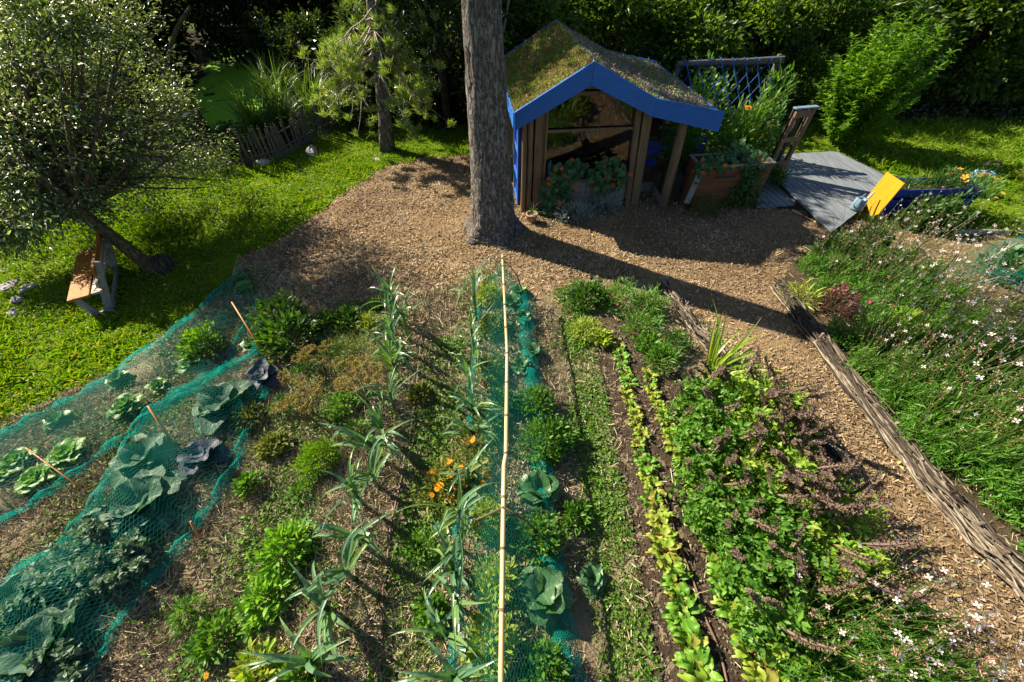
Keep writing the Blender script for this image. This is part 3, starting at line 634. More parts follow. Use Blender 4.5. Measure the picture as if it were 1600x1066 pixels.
g.build('trunk', M['pinebark'], t, True); w2.build('branch', M['deadtwig'], t, True); f.build('crown', L['needle'], t)

# grey-leaved fruit tree leaning over the bench
bx, by = at(243, 424); t = thing('leaning_fruit_tree', 'leaning fruit tree with small shiny grey green leaves behind the bench', 'tree', (bx, by, 0))
g = Geo(); f = Geo(); fork = np.array((-.62, .12, 1.25)); tr = np.array([(.02, 0, -.05), (0, 0, .05), (-.14, .03, .3), (-.38, .07, .8), fork, (-.95, .3, 1.8), (-1.3, .6, 2.4)])
g.tube(tr, [.19, .15, .125, .115, .11, .10, .07], 10, jit=.05)
C = np.concatenate([shell(820, (-1.7, 1.3, 2.6), (2.7, 2.1, 1.9), .2, -.95), shell(420, (-1.9, 2.1, 3.6), (2.6, 1.6, 1.3), .2, -.9), shell(130, (-.7, 1.9, 3.5), (1.3, 1.0, .9), .2, -.8), shell(110, (-.5, 2.8, 1.05), (1.4, .8, .6), .2, -.8), shell(90, (-1.6, 2.5, 1.2), (1.0, .8, .7), .2, -.8), shell(90, (-2.0, .2, 1.15), (1.1, .6, .5), .2, -.9), shell(330, (-2.7, .35, 1.7), (1.7, 1.0, 1.0), .1, -.9), shell(110, (.15, 2.6, 2.0), (1.2, .9, .9), .2, -.8), shell(120, (-.9, 1.0, 1.5), (1.0, .8, .7), .2, -.8)])
pu = 800 + FPX*(C[:, 0] + bx)/((C[:, 1] + by)*math.cos(R(PITCH)) + (CAM_H - C[:, 2])*math.sin(R(PITCH)))
C = C[(C[:, 2] > .62) & (pu > -60) & (C[:, 0] < 1.0 + RNG.normal(0, .2, len(C)))]
def off_ray(p0):       # how far each cluster is from the sunbeam that lights the point p0
    d = C + np.array((bx, by, 0)) - np.array(p0); sv = np.array(sd); return np.linalg.norm(d - (d @ sv)[:, None]*sv, axis=1)
k = np.ones(len(C), bool)
for p0 in ((-7.95, 5.95, .45), (-7.6, 5.5, .45), (-8.2, 6.4, .45)): k &= off_ray(p0) > .42
C = C[k]
hole = np.sin(C[:, 0]*2.3 + 1.7*np.sin(C[:, 2]*1.9)) + np.sin(C[:, 1]*2.7 + C[:, 2]*2.1 + 1) + .8*np.sin(C[:, 2]*3.7 + C[:, 0]*1.3)
C = C[hole > -.55]; ctr = np.array((-1.7, 1.2, 2.3)); C = ctr + (C - ctr)*(1 + .13*np.sin(C[:, 0]*3.1 + C[:, 2]*4.3) + .08*RNG.normal(0, 1, len(C)))[:, None]; C[:, 2] = np.maximum(C[:, 2], .6)
for i, c in enumerate(C[::7]):
    s = tr[RNG.integers(4, 7)]; g.tube(bend(s, c, 6, .09), np.linspace(.05, .007, 6), 5)
lf = leafN(.40, 2, .15, .22)
C = np.concatenate([C, shell(110, (-1.25, .25, 1.35), (1.0, .5, .45), .1, -.8), shell(60, (-2.3, -.1, .95), (.8, .4, .35), .1, -.8)])
W = C + np.array((bx, by, 0)); dp = W[:, 1]*math.cos(R(PITCH)) + (CAM_H - W[:, 2])*math.sin(R(PITCH)); hang = W[:, 1]*math.sin(R(PITCH)) - (CAM_H - W[:, 2])*math.cos(R(PITCH))
C = C[~((800 + FPX*W[:, 0]/dp > 285) & (533 - FPX*hang/dp < 215) & (533 - FPX*hang/dp > 55))]     # the gap beside the pond
clump_crown(f, lf, C, 72, .35, .045, .085, (-1.6, 1.0, 2.0), .1, 0, .8)
for c in C[3::6]:                                              # shoots poking out of the outline
    d = c - np.array((-1.7, 1.1, 2.2)); d /= np.linalg.norm(d); e = c + d*RNG.uniform(.3, .8) + (0, 0, .12); b = bend(c, e, 5, .03); g.tube(b, .005, 4)
    m = 26; P = b[RNG.integers(0, 5, m)] + RNG.normal(0, .025, (m, 3)); f.scatter(lf, frames(rdir(m), None, RNG.uniform(.04, .075, m)), P)
g.build('trunk', M['moss_bark'], t, True); f.build('crown', L['fruit'], t)
t = thing('tree_stump', 'dark old stump with weeds at the foot of the leaning fruit tree', 'stump', at(262, 420) + (0,))
g = Geo(); g.lathe([(.22, -.02), (.18, .08), (.16, .22), (.15, .28), (.08, .30), (0, .27)], 11); g.tube([(-.1, -.05, .05), (-.35, -.12, .02)], [.07, .03], 6); g.build('wood', M['darkbark'], t, True)


# picket fence
def fence(pts, name, label, sp, h):
    t = thing(name, label, 'fence', tuple(pts[0]) + (0,)); o = np.array(pts[0] + (0,)); last = None; rl = Geo(); k = 0
    for a, b in zip(pts[:-1], pts[1:]):
        a = np.array(a + (0,)) - o; b = np.array(b + (0,)) - o; Ln = np.linalg.norm(b-a); d = (b-a)/Ln; nrm = np.cross(d, (0, 0, 1))
        for zz in (.28, h*.72): rl.tube(bend(a + (0, 0, zz) + nrm*.03, b + (0, 0, zz) + nrm*.03, 8, .012), .02, 5)
        for i in range(int(Ln/sp)):
            p = a + d*(i+.5)*sp; hh = h*RNG.uniform(.86, 1.08); tl = RNG.normal(0, .035, 2); k += 1
            if k > 98: continue
            q = Geo(); q.beam(p + (0, 0, -.05), p + (tl[0], tl[1], hh-.07), RNG.uniform(.045, .075), .025, nrm); q.beam(p + (tl[0], tl[1], hh-.068), p + (tl[0]*1.05, tl[1]*1.05, hh), .028, .018, nrm)
            q.build('picket', M['oldwood'], t)
    rl.build('rail', M['oldwood'], t)
fence([at(-20, 318), at(60, 300), at(130, 284), at(260, 272), at(372, 266)], 'picket_fence', 'low weathered chestnut picket fence behind the leaning fruit tree', .13, .85)
fence([at(392, 262), at(440, 250), at(490, 222), at(535, 196)], 'picket_fence', 'shaded grey picket fence in front of the reeds', .105, .95)
t = thing('fence_post', 'thick dark leaning post at the corner of the picket fences', 'post', at(391, 264) + (0,)); g = Geo(); g.tube([(0, 0, -.05), (-.02, 0, .5), (-.06, .02, 1.05)], [.075, .07, .06], 9, jit=.05); g.build('timber', M['darkbark'], t)
def stone(u, v, s, lb, nm='boulder', z=0):
    g = Geo(); D = rdir(1)[0]; n, m = 10, 6; V = []
    for i in range(m):
        for k in range(n):
            ph = math.pi*(i+.02)/(m-.96); th = 2*math.pi*k/n; q = 1 + .16*math.sin(3*th+u) + .12*math.cos(2*ph+v) + RNG.normal(0, .06)
            V.append((s[0]*q*math.sin(ph)*math.cos(th), s[1]*q*math.sin(ph)*math.sin(th), s[2]*q*math.cos(ph) + s[2]*.4))
    g.add(V, [[i*n+k, i*n+(k+1) % n, (i+1)*n+(k+1) % n, (i+1)*n+k] for i in range(m-1) for k in range(n)])
    o = g.build(nm, M['stone'], None, False, at(u, v) + (z,), u*.1); tag(o, lb, 'stone')
stone(489, 240, (.28, .16, .15), 'pale block of stone at the foot of the shaded picket fence'); stone(412, 258, (.24, .13, .10), 'flat grey stone beside the leaning dark fence post'); stone(590, 251, (.18, .09, .04), 'small white stone in the grass left of the small pine')
for u, v, s, lb in [(14, 447, .2, 'leftmost flat pale stone in the lawn left of the bench'), (44, 452, .17, 'flat pale stone in the lawn nearest the bench seat'), (28, 470, .14, 'round pale stone below the two flat stones left of the bench'), (22, 490, .15, 'lowest pale stone in the lawn left of the bench')]:
    stone(u, v, (s, s*.75, .045), lb, 'flat_stone')

# reeds
rg = []
for q in range(2):
    t = thing('reed_clump', '', 'reeds', (0, 0, 0)); g = Geo()
    for i in range(150):
        a = RNG.uniform(0, 6.28); r_ = RNG.uniform(0, .45)
        V, F, U = strap(RNG.uniform(1.2, 2.0), RNG.uniform(.022, .04), RNG.uniform(1.05, 1.5), RNG.uniform(.3, 1.5), a, 7, 0, (r_*math.cos(a*1.7), r_*math.sin(a*1.7), 0)); g.add(V, F, 0, U)
    g.build('blades', L['reed'], t); rg.append(t)
for i, (u, v, lb) in enumerate([(418, 224, 'reed clump behind the dark corner post of the picket fence'), (455, 212, 'reed clump behind the middle of the shaded picket fence'), (498, 196, 'reed clump behind the right half of the shaded fence'), (540, 182, 'reed clump at the right end of the shaded picket fence'),
    (440, 180, 'tall reed clump on the right bank of the pond'), (485, 165, 'reed clump in the middle of the reed bed'), (530, 150, 'reed clump between the reed bed and the small pine'), (452, 140, 'reed clump at the far right edge of the pond'), (505, 120, 'rearmost reed clump of the bed'), (380, 236, 'small reed clump on the near bank of the pond')]):
    copy_tree(rg[i % 2], lb, at(u, v) + (0,), i*1.1, (1.05, .9, 1.0, .8)[i % 4] if i < 9 else .5, 'reeds beside the pond')

# ------------------------------------------------------------------ bench
t = thing('garden_bench', 'wooden bench with orange seat board and slanted grey legs on the lawn', 'bench', (-7.58, 5.07, 0), math.atan2(.52, .855))
def bb(name, mat, a, b, w_, h_, up=(0, 0, 1)): o = Geo().beam(a, b, w_, h_, up).build(name, M[mat], t); return o
tag(bb('seat_board', 'seatwood', (.16, 0, .45), (.16, 1.72, .45), .31, .04), 'orange varnished front seat board')
tag(bb('seat_board', 'palewood', (.42, .02, .45), (.42, 1.70, .45), .16, .04), 'pale narrow rear seat board')
bb('backrest_board', 'seatwood', (.612, .0, .83), (.612, 1.70, .83), .035, .20, (.4, 0, 1))
bb('backrest_board', 'palewood', (.515, .0, .60), (.515, 1.70, .60), .035, .11, (.4, 0, 1))
for yy in (.14, 1.56):
    bb('leg', 'greywood', (.06, yy, .43), (.12, yy, .0), .05, .11, (1, 0, 0)); bb('rear_post', 'greywood', (.70, yy, .93), (.32, yy, .0), .055, .12, (1, 0, 0))
    bb('seat_support', 'greywood', (.03, yy+.056, .395), (.54, yy+.056, .395), .05, .07); bb('runner', 'greywood', (.06, yy-.056, .03), (.40, yy-.056, .03), .05, .05)
bb('ground_rail', 'greywood', (.40, .12, .06), (.40, 1.60, .06), .05, .06)

# ------------------------------------------------------------------ garden hut (local frame: x along the front, y to the back)
HO = (.23, 8.87); HA = R(6.1)
def hw(x, y, z=None):
    p = (HO[0] + x*math.cos(HA) - y*math.sin(HA), HO[1] + x*math.sin(HA) + y*math.cos(HA)); return p if z is None else p + (z,)
H = thing('garden_hut', 'small timber hut with blue barge boards and a turf roof of sedum', 'hut', HO + (0,), HA)
def hb(name, mat, a, b, w_, h_, up=(0, 0, 1), par=None): return Geo().beam(a, b, w_, h_, up).build(name, M[mat], par or H)
YF, YB = -.35, 3.55
RP = [(-.20, 2.02), (1.24, 2.80), (2.59, 2.18), (4.08, 1.84)]       # underside line of the roof, front view
rg_ = Geo(); th_ = .20                                               # roof body with thickness
top = [(x, z + th_ / .88) for x, z in RP]
V = [(x, y, z) for y in (YF + .03, YB) for x, z in RP + top[::-1]]; n = 8
F = [[i, (i+1) % n, n + (i+1) % n, n + i] for i in range(n)]; F = [q[::-1] for q in F]
Vn = np.array(V); F2 = [[i, i+1, 7-(i+1), 7-i] for i in range(3)]; F += [q for q in F2] + [[n+k for k in q[::-1]] for q in F2]
roof = Geo().add(Vn, F).build('roof', M['turf'], H)
# sedum plants on the slopes: sunlit tone coloured into the left slope, bluish shade into the right ones
sed = leaf2(.7, .1, .05)
for i, (mt, dens) in enumerate((('sedum_sun', 1500), ('sedum_shade', 1400), ('sedum_shade', 1200))):
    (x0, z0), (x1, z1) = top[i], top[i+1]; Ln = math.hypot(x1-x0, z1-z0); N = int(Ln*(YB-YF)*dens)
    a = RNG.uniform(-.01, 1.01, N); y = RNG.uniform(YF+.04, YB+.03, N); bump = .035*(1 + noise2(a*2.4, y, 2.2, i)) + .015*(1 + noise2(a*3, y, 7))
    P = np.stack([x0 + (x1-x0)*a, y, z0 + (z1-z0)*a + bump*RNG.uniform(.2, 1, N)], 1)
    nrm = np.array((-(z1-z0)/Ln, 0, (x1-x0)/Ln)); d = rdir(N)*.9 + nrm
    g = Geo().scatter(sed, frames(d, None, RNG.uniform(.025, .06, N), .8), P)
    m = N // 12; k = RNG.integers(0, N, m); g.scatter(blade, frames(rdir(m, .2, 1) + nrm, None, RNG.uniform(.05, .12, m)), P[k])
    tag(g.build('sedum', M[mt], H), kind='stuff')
def barge(a, b, hgt, y, name='barge_board'):
    return Geo().beam((a[0], y, a[1]), (b[0], y, b[1]), .045, hgt, (0, 0, 1)).build(name, M['blue'], H)
# front barge boards as sheared boards that meet at plumb joints
def barge2(x0, zt0, zb0, x1, zt1, zb1, y, name='barge_board'):
    V = [(x, yy, z) for yy in (y-.022, y+.022) for x, z in ((x0, zb0), (x1, zb1), (x1, zt1), (x0, zt0))]
    return Geo().add(V, [[0, 1, 2, 3], [7, 6, 5, 4], [0, 4, 5, 1], [1, 5, 6, 2], [2, 6, 7, 3], [3, 7, 4, 0]]).build(name, M['blue'], H)
barge2(-.22, 2.30, 1.96, 1.237, 3.10, 2.72, YF); barge2(1.243, 3.10, 2.72, 2.587, 2.46, 2.13, YF); barge2(2.593, 2.46, 2.13, 4.11, 2.17, 1.78, YF)
barge2(-.22, 2.30, 2.0, 1.237, 3.10, 2.76, YB+.02); barge2(1.243, 3.10, 2.76, 2.587, 2.46, 2.15, YB+.02); barge2(2.593, 2.46, 2.15, 4.11, 2.17, 1.82, YB+.02)
hb('eave_board', 'blue', (-.225, YF+.03, 2.13), (-.225, YB, 2.13), .03, .30); hb('eave_board', 'blue', (4.11, YF+.03, 1.98), (4.11, YB, 1.98), .03, .28)
# posts
def log(name, a, b, r, mat='brownwood'): return Geo().tube([a, ((a[0]+b[0])/2+.01, (a[1]+b[1])/2, (a[2]+b[2])/2), b], [r*1.06, r, r*.96], 10, jit=.04).build(name, M[mat], H)
log('post', (.03, 0, -.02), (.03, 0, 2.1), .055); log('post', (.16, .02, -.02), (.16, .02, 2.15), .065); hb('wall_board', 'brownwood', (.34, -.01, 0), (.34, -.01, 2.25), .17, .05, (0, 1, 0))
log('post', (.45, .03, .6), (.45, .03, 2.3), .03)
hb('post', 'brownwood', (2.62, .0, .0), (2.40, .0, 2.24), .13, .12, (0, 1, 0)); hb('post', 'brownwood', (2.80, .0, .0), (2.62, .0, 2.12), .20, .12, (0, 1, 0))
log('porch_post', (3.50, -.12, -.02), (3.42, -.12, 1.90), .105, 'brownwood')
log('porch_post', (3.85, 3.3, -.02), (3.85, 3.3, 1.85), .08, 'greywood'); log('post', (.05, 3.3, -.02), (.05, 3.3, 2.1), .07); log('post', (2.7, 3.3, -.02), (2.7, 3.3, 2.15), .07)
# walls
V = [(.40, .03, .0), (2.52, .03, .0), (2.52, .03, .62), (.40, .03, .62)]
for i in range(5): hb('wall_plank', 'greywood', (.42, .035, .06 + i*.13), (2.52, .035, .06 + i*.13), .03, .124)
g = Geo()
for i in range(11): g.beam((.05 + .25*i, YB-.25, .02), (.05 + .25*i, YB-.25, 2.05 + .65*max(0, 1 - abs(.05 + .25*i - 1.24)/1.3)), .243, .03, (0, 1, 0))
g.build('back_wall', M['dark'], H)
g = Geo()
for i in range(9): g.beam((2.72, .15 + .36*i, .0), (2.72, .15 + .36*i, 2.08), .03, .35, (0, 1, 0))
g.build('inner_wall', M['greywood'], H)
g = Geo()
for i in range(7): g.beam((.02, .95 + .37*i, 0), (.02, .95 + .37*i, 2.0), .03, .36, (0, 1, 0))
g.build('side_wall', M['brownwood'], H)
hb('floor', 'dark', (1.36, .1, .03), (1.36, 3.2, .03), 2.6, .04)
# blue door on the left side
dr = Geo().box(-.06, -.02, .12, .92, .08, 1.86).build('door', M['deepblue'], H)
for zz in (.16, .72, 1.30, 1.80): Geo().beam((-.075, .12, zz), (-.075, .92, zz), .03, .10).build('rail', M['blue'], dr)
for yy in (.17, .87): Geo().beam((-.077, yy, .1), (-.077, yy, 1.85), .03, .09, (0, 1, 0)).build('stile', M['blue'], dr)
Geo().tube([(-.10, .80, 1.0), (-.15, .80, 1.0), (-.15, .70, 1.0)], .012, 6).build('handle', M['black'], dr)
# window
wd = Geo().beam((.47, .0, .70), (2.50, .0, .70), .08, .06).build('window', M['brownwood'], H)
V = [(.50, .045, .73), (2.50, .045, .73), (2.33, .045, 2.20), (1.24, .045, 2.72), (.47, .045, 2.26)]
Geo().add(V, [[0, 1, 2, 3, 4]]).build('pane', M['glass'], wd)
hb('bar', 'brownwood', (.49, .0, 1.80), (2.42, .0, 1.80), .05, .055, (0, 0, 1), wd); hb('bar', 'brownwood', (.80, .0, 2.49), (1.72, .0, 2.49), .05, .07, (0, 0, 1), wd)
hb('frame', 'brownwood', (.50, .0, .74), (.50, .0, 2.3), .05, .06, (0, 1, 0), wd)
hb('sill', 'deepblue', (.5, .10, .80), (2.48, .10, .80), .30, .03, (0, 0, 1), wd)
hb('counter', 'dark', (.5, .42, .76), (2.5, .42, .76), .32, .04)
# kiosk items on the counter
def small(name, lb, cat, prof, mat, loc):
    o = Geo().lathe(prof, 12).build(name, M[mat], None, True, loc); return tag(o, lb, cat)
small('bottle', 'pale blue bottle standing at the left end of the hut window sill', 'bottle', [(0, 0), (.06, 0), (.065, .02), (.065, .22), (.03, .27), (.025, .31), (0, .31)], 'cyan', hw(.66, .14, .816))
small('cup', 'small white bowl in the middle of the hut window sill', 'bowl', [(0, 0), (.03, 0), (.06, .05), (.065, .06), (.055, .055), (0, .012)], 'cyan', hw(1.62, .13, .816))
t = thing('mug', 'white mug at the right end of the hut window sill', 'mug', hw(2.22, .13, .816)); Geo().lathe([(0, 0), (.04, 0), (.045, .02), (.045, .12), (.038, .12), (.036, .02), (0, .02)], 12).build('body', M['white'], t, True)
Geo().tube([(.042, 0, .10), (.08, 0, .09), (.08, 0, .04), (.042, 0, .03)], .008, 5).build('handle', M['white'], t)

# folding chairs on the porch
def fchair(lb, loc, rz, cat='chair'):
    t = thing('folding_chair', lb, cat, loc, rz, 'blue folding chairs under the hut porch')
    for i in range(5): Geo().beam((-.20, -.17 + i*.08, .44), (.20, -.17 + i*.08, .44), .055, .018).build('seat_slat', M['chairblue'], t)
    for i in range(6): Geo().beam((-.19, .22 + .012*i, .56 + i*.055), (.19, .22 + .012*i, .56 + i*.055), .016, .04).build('back_slat', M['chairblue'], t)
    for sx in (-.19, .19):
        Geo().tube([(sx, -.22, 0), (sx, .19, .46), (sx, .29, .88)], .011, 6).build('frame', M['black'], t); Geo().tube([(sx*.9, .22, 0), (sx*.9, -.17, .43)], .011, 6).build('leg', M['black'], t)
    return t
fchair('blue slatted folding chair under the porch with its seat facing the path', hw(3.52, 1.35, 0), HA - .5)
fchair('blue folding chair turned sideways behind the porch post', (4.38, 11.45, 0), HA - 1.2); fchair('blue folding chair behind the nasturtiums of the brown planter', (4.95, 10.95, 0), HA - .4)
# straw covered step board in the porch opening
t = thing('porch_step', 'low timber edged step in the porch opening of the hut', 'step', hw(3.1, .28, 0), HA); g = Geo(); g.beam((-.33, .35, .12), (.36, .35, .12), .05, .24); g.beam((.36, -.3, .1), (.36, .37, .1), .05, .2); g.build('edging', M['greywood'], t)

# flower pot and plants in front of the hut
t = thing('flower_pot', 'small pale terracotta pot at the front left corner of the hut', 'pot', at(831, 347) + (.01,)); Geo().lathe([(0, 0), (.09, 0), (.125, .17), (.14, .17), (.14, .21), (.12, .21), (.11, .17), (0, .16)], 16).build('pot', M['terracotta'], t, True)
f = Geo(); 
for i in range(28): V, F, U = strap(RNG.uniform(.2, .4), .014, RNG.uniform(.5, 1.4), 1.2, RNG.uniform(0, 6.28), 5, 0, (0, 0, .17)); f.add(V, F, 0, U)
f.build('plant', L['dkgreen'], t)
def flower_mesh(nm, r, pm, cm, n=5, wdt=.55, cup=.3, c=.2):
    V, F = flowerT(n, wdt, cup); g = Geo().add(np.array(V)*r, F, 0); 
    k = 7; g.add([(c*r*math.cos(2*math.pi*i/k), c*r*math.sin(2*math.pi*i/k), r*.08) for i in range(k)] + [(0, 0, r*.16)], [[i, (i+1) % k, k] for i in range(k)], 1)
    return g.mesh(nm, [pm, cm])
FM = dict(nred=flower_mesh('flower', .055, L['redf'], L['eyeorange']), norange=flower_mesh('flower', .055, L['orangef'], L['darkeye']),
          cal=flower_mesh('flower', .042, L['orangef'], L['eyeorange'], 13, .26, .1, .3), rud=flower_mesh('flower', .06, L['orangef'], L['darkeye'], 11, .3, -.05, .4), sun=flower_mesh('flower', .085, L['yellowf'], L['yellowf'], 16, .28, .2, .4),
          yel=flower_mesh('flower', .035, L['yellowf'], L['eyeorange'], 10, .3, .1, .4), mag=flower_mesh('flower', .045, L['magentaf'], L['eyeorange'], 10, .3, .15, .25), gau=flower_mesh('flower', .031, L['whitef'], L['pinkf'], 4, .6, .18, .16))
def faceto(d): return Vector(d).to_track_quat('Z', 'Y').to_euler()
def blooms(t, key, P, out=None, sc=(.8, 1.2)):
    for p in P:
        d = Vector((RNG.normal(0, .35), RNG.normal(-.2, .35), 1)) if out is None else Vector(out) + Vector(RNG.normal(0, .35, 3))
        put('flower', FM[key], t, tuple(p), rot=faceto(d), scale=RNG.uniform(*sc))
DISC = disc()
def nasturtium(lb, loc, ext, N, fl, key, rz=0, out=(0, -.8, .7)):
    t = thing('nasturtium', lb, 'plant', loc, rz); f = Geo(); g = Geo(); P = RNG.uniform(-1, 1, (N, 3)); P = P[(P**2).sum(1) < 1] * np.array(ext); N = len(P)
    d = np.array(out) + RNG.normal(0, .35, (N, 3)); nm = d / np.linalg.norm(d, axis=1)[:, None]; x = np.cross(nm, rdir(N)); x /= np.linalg.norm(x, axis=1)[:, None]; y = np.cross(nm, x); s = RNG.uniform(.06, .15, N)
    f.scatter(DISC, np.stack([x, y, nm], 2)*s[:, None, None], P)
    for p in P[::4]: g.tube(bend((p[0]*.5, ext[1]*.3, -ext[2]), p, 5, .03), .005, 4)
    g.build('stems', M['leafstem'], t); f.build('leaves', L['nast'], t); Q = P[RNG.permutation(N)[:fl]] + np.array(out)*.07; blooms(t, key, Q, out); return t
nasturtium('pale leaved nasturtium climbing at the left end of the hut window', hw(.80, -.20, .62), (.42, .16, .42), 210, 4, 'nred', HA)
nasturtium('nasturtium with round dark leaves on the left half of the hut sill', hw(1.05, -.14, 1.00), (.46, .15, .26), 170, 4, 'nred', HA)
nasturtium('bushy nasturtium with red blooms hanging below the right half of the hut window', hw(1.95, -.20, .86), (.50, .18, .42), 330, 7, 'nred', HA)
nasturtium('low nasturtium with red blooms between the terracotta pot and the silver plant', hw(.95, -.30, .24), (.55, .2, .24), 200, 5, 'nred', HA)
def bush(name, lb, cat, loc, rx, rz_, N, T, lm, lo, hi, group=None, up=.5, z0=.05, nst=10, stm=None, ry=None, shelllo=.35, clus=0):
    t = thing(name, lb, cat, loc if len(loc) == 3 else (loc[0], loc[1], gz(*loc)), 0, group); f = Geo(); g = Geo(); ry = ry or rx
    d = rdir(N, -.1, 1); q = RNG.uniform(shelllo, 1, N)**.6; lump = 1 + .22*np.sin(d[:, 0]*5+rx*9)*np.sin(d[:, 1]*6+1) + .1*RNG.normal(0, 1, N)
    P = d * (q*lump)[:, None] * np.array((rx, ry, rz_)) + (0, 0, z0); P[:, 2] = np.maximum(P[:, 2], .015)
    if clus:
        C = P[RNG.integers(0, N, clus)]; P = C[RNG.integers(0, clus, N)] + RNG.normal(0, rx*.13, (N, 3)); P[:, 2] = np.maximum(P[:, 2], .015); dd = P - C[0]*0
    dl = d*.6 + rdir(N)*.6; dl[:, 2] += up; f.scatter(T, frames(dl, None, RNG.uniform(lo, hi, N), .5), P)
    for p in P[:nst]: g.tube(bend((p[0]*.12, p[1]*.12, 0), p, 5, .02), np.linspace(.008, .003, 5), 4, cap=False)
    if nst: g.build('stems', stm or M['leafstem'], t)
    f.build('foliage', lm, t); return t
OVL = leafN(.55, 2, .2, .2); NAL = leafN(.2, 2, .3, .2); TIN = leaf2(.6, .08, .1)
bush('silver_plant', 'silvery blue leaved plant on the ground below the hut window', 'plant', at(895, 343) + (.01,), .42, .34, 800, leafN(.22, 2, .1, .1), L['silver'], .06, .13, ry=.25)
bush('lavender_cotton', 'grey feathery plant against the planks under the right of the hut window', 'plant', hw(2.0, -.22, 0), .36, .55, 700, NAL, L['silver'], .06, .12, ry=.18)

# ------------------------------------------------------------------ tall brown planter, pallet, lattice
P0 = (4.30, 8.92); PA = R(9)
t = thing('wooden_planter', 'tall brown plank planter box right of the hut', 'planter', P0 + (0,), PA)
for i in range(6): Geo().beam((.0, -.02, .10 + i*.165), (1.72, -.02, .10 + i*.165), .03, .158).build('front_plank', M['plankwood'], t)
g = Geo()
for yy in (.0, .62):
    for xx in (.0, 1.72): g.beam((xx, yy, 0), (xx, yy, 1.03), .06, .06, (0, 1, 0))
g.build('corner_post', M['black'], t)
for xx in (.0, 1.72): Geo().beam((xx, .03, .53), (xx, .60, .53), .028, .98).build('side_panel', M['plankwood'], t)
Geo().beam((.0, .63, .53), (1.72, .63, .53), .028, .98).build('back_panel', M['plankwood'], t)
tag(Geo().beam((.36, -.038, .79), (.86, -.038, .79), .012, .05).build('dark_slot', M['dark'], t), 'dark slot like strip with a faded stencil')  # dark strip laid on the plank to stand for a slot
for a, b in (((-.03, -.02, 1.04), (1.75, -.02, 1.04)), ((-.03, .63, 1.04), (1.75, .63, 1.04)), ((1.73, .03, 1.045), (1.73, .58, 1.045)), ((.0, .03, 1.045), (.0, .58, 1.045))): Geo().beam(a, b, .07, .03).build('rim', M['greywood'], t)
Geo().box(.03, 1.69, .0, .60, .86, .92).build('soil', M['tilled'], t)
def pl(x, y, z): return (P0[0] + x*math.cos(PA) - y*math.sin(PA), P0[1] + x*math.sin(PA) + y*math.cos(PA), z)
nasturtium('nasturtium with orange blooms spilling over the front of the brown planter', pl(.38, .08, 1.06), (.50, .25, .24), 230, 9, 'norange', PA, (0, -.5, .9))
nasturtium('small leaved nasturtium in the middle of the brown planter', pl(.95, .35, 1.18), (.36, .25, .26), 190, 2, 'norange', PA, (0, -.4, .9))
nasturtium('nasturtium with pink blooms at the left corner of the brown planter', pl(-.05, -.02, .95), (.20, .14, .28), 60, 3, 'nred', PA, (-.3, -.6, .6))
def vine(lb, loc, rz, w_, h_, N, lm=L['dkgreen'], name='ivy'):
    t = thing(name, lb, 'climber', loc, rz); f = Geo(); g = Geo()
    z = -h_ * RNG.uniform(0, 1, N)**.9; x = RNG.normal(0, w_*.45, N)*(1 + .5*np.sin(z*6)) + .10*np.sin(z*4); y = -RNG.uniform(.0, .13, N)
    d = rdir(N); d[:, 1] -= .6; d[:, 2] -= .3; f.scatter(leaf2(.75, .08, .12), frames(d, np.tile((0, -1., .4), (N, 1)), RNG.uniform(.05, .11, N), .5), np.stack([x, y, z], 1))
    for i in range(7): xx = RNG.normal(0, w_*.4); g.tube(bend((xx*.3, .03, .1), (xx, -.05, -h_*RNG.uniform(.6, 1)), 7, .04), .006, 4)
    g.build('stems', M['brownstem'], t); f.build('foliage', lm, t); return t
nasturtium('dark nasturtium hanging over the right half of the brown planter rim', pl(1.2, .02, 1.02), (.42, .16, .28), 210, 3, 'nred', PA, (0, -.7, .7))
vine('dark climber trailing down the front of the brown planter at its right end', pl(1.28, -.05, .98), PA, .42, .92, 620)
bush('fern_plant', 'low dark green plant with pale flowers at the left foot of the brown planter', 'plant', pl(.25, -.2, 0), .34, .38, 420, NAL, L['dkgreen'], .06, .13)
t = thing('grey_plank', 'short weathered plank leaning between the porch post and the brown planter', 'plank', pl(-.10, -.12, 0)); Geo().beam((-.08, 0, .25), (.02, .06, 1.0), .14, .03, (0, 1, 0)).build('board', M['greywood'], t)
t = thing('dark_box', 'dark low box behind the porch post', 'box', hw(3.72, .18, 0), HA); g = Geo(); g.box(-.2, .22, -.12, .2, .02, .62); g.box(-.22, .24, -.14, .22, .625, .66); g.build('body', M['dark'], t)
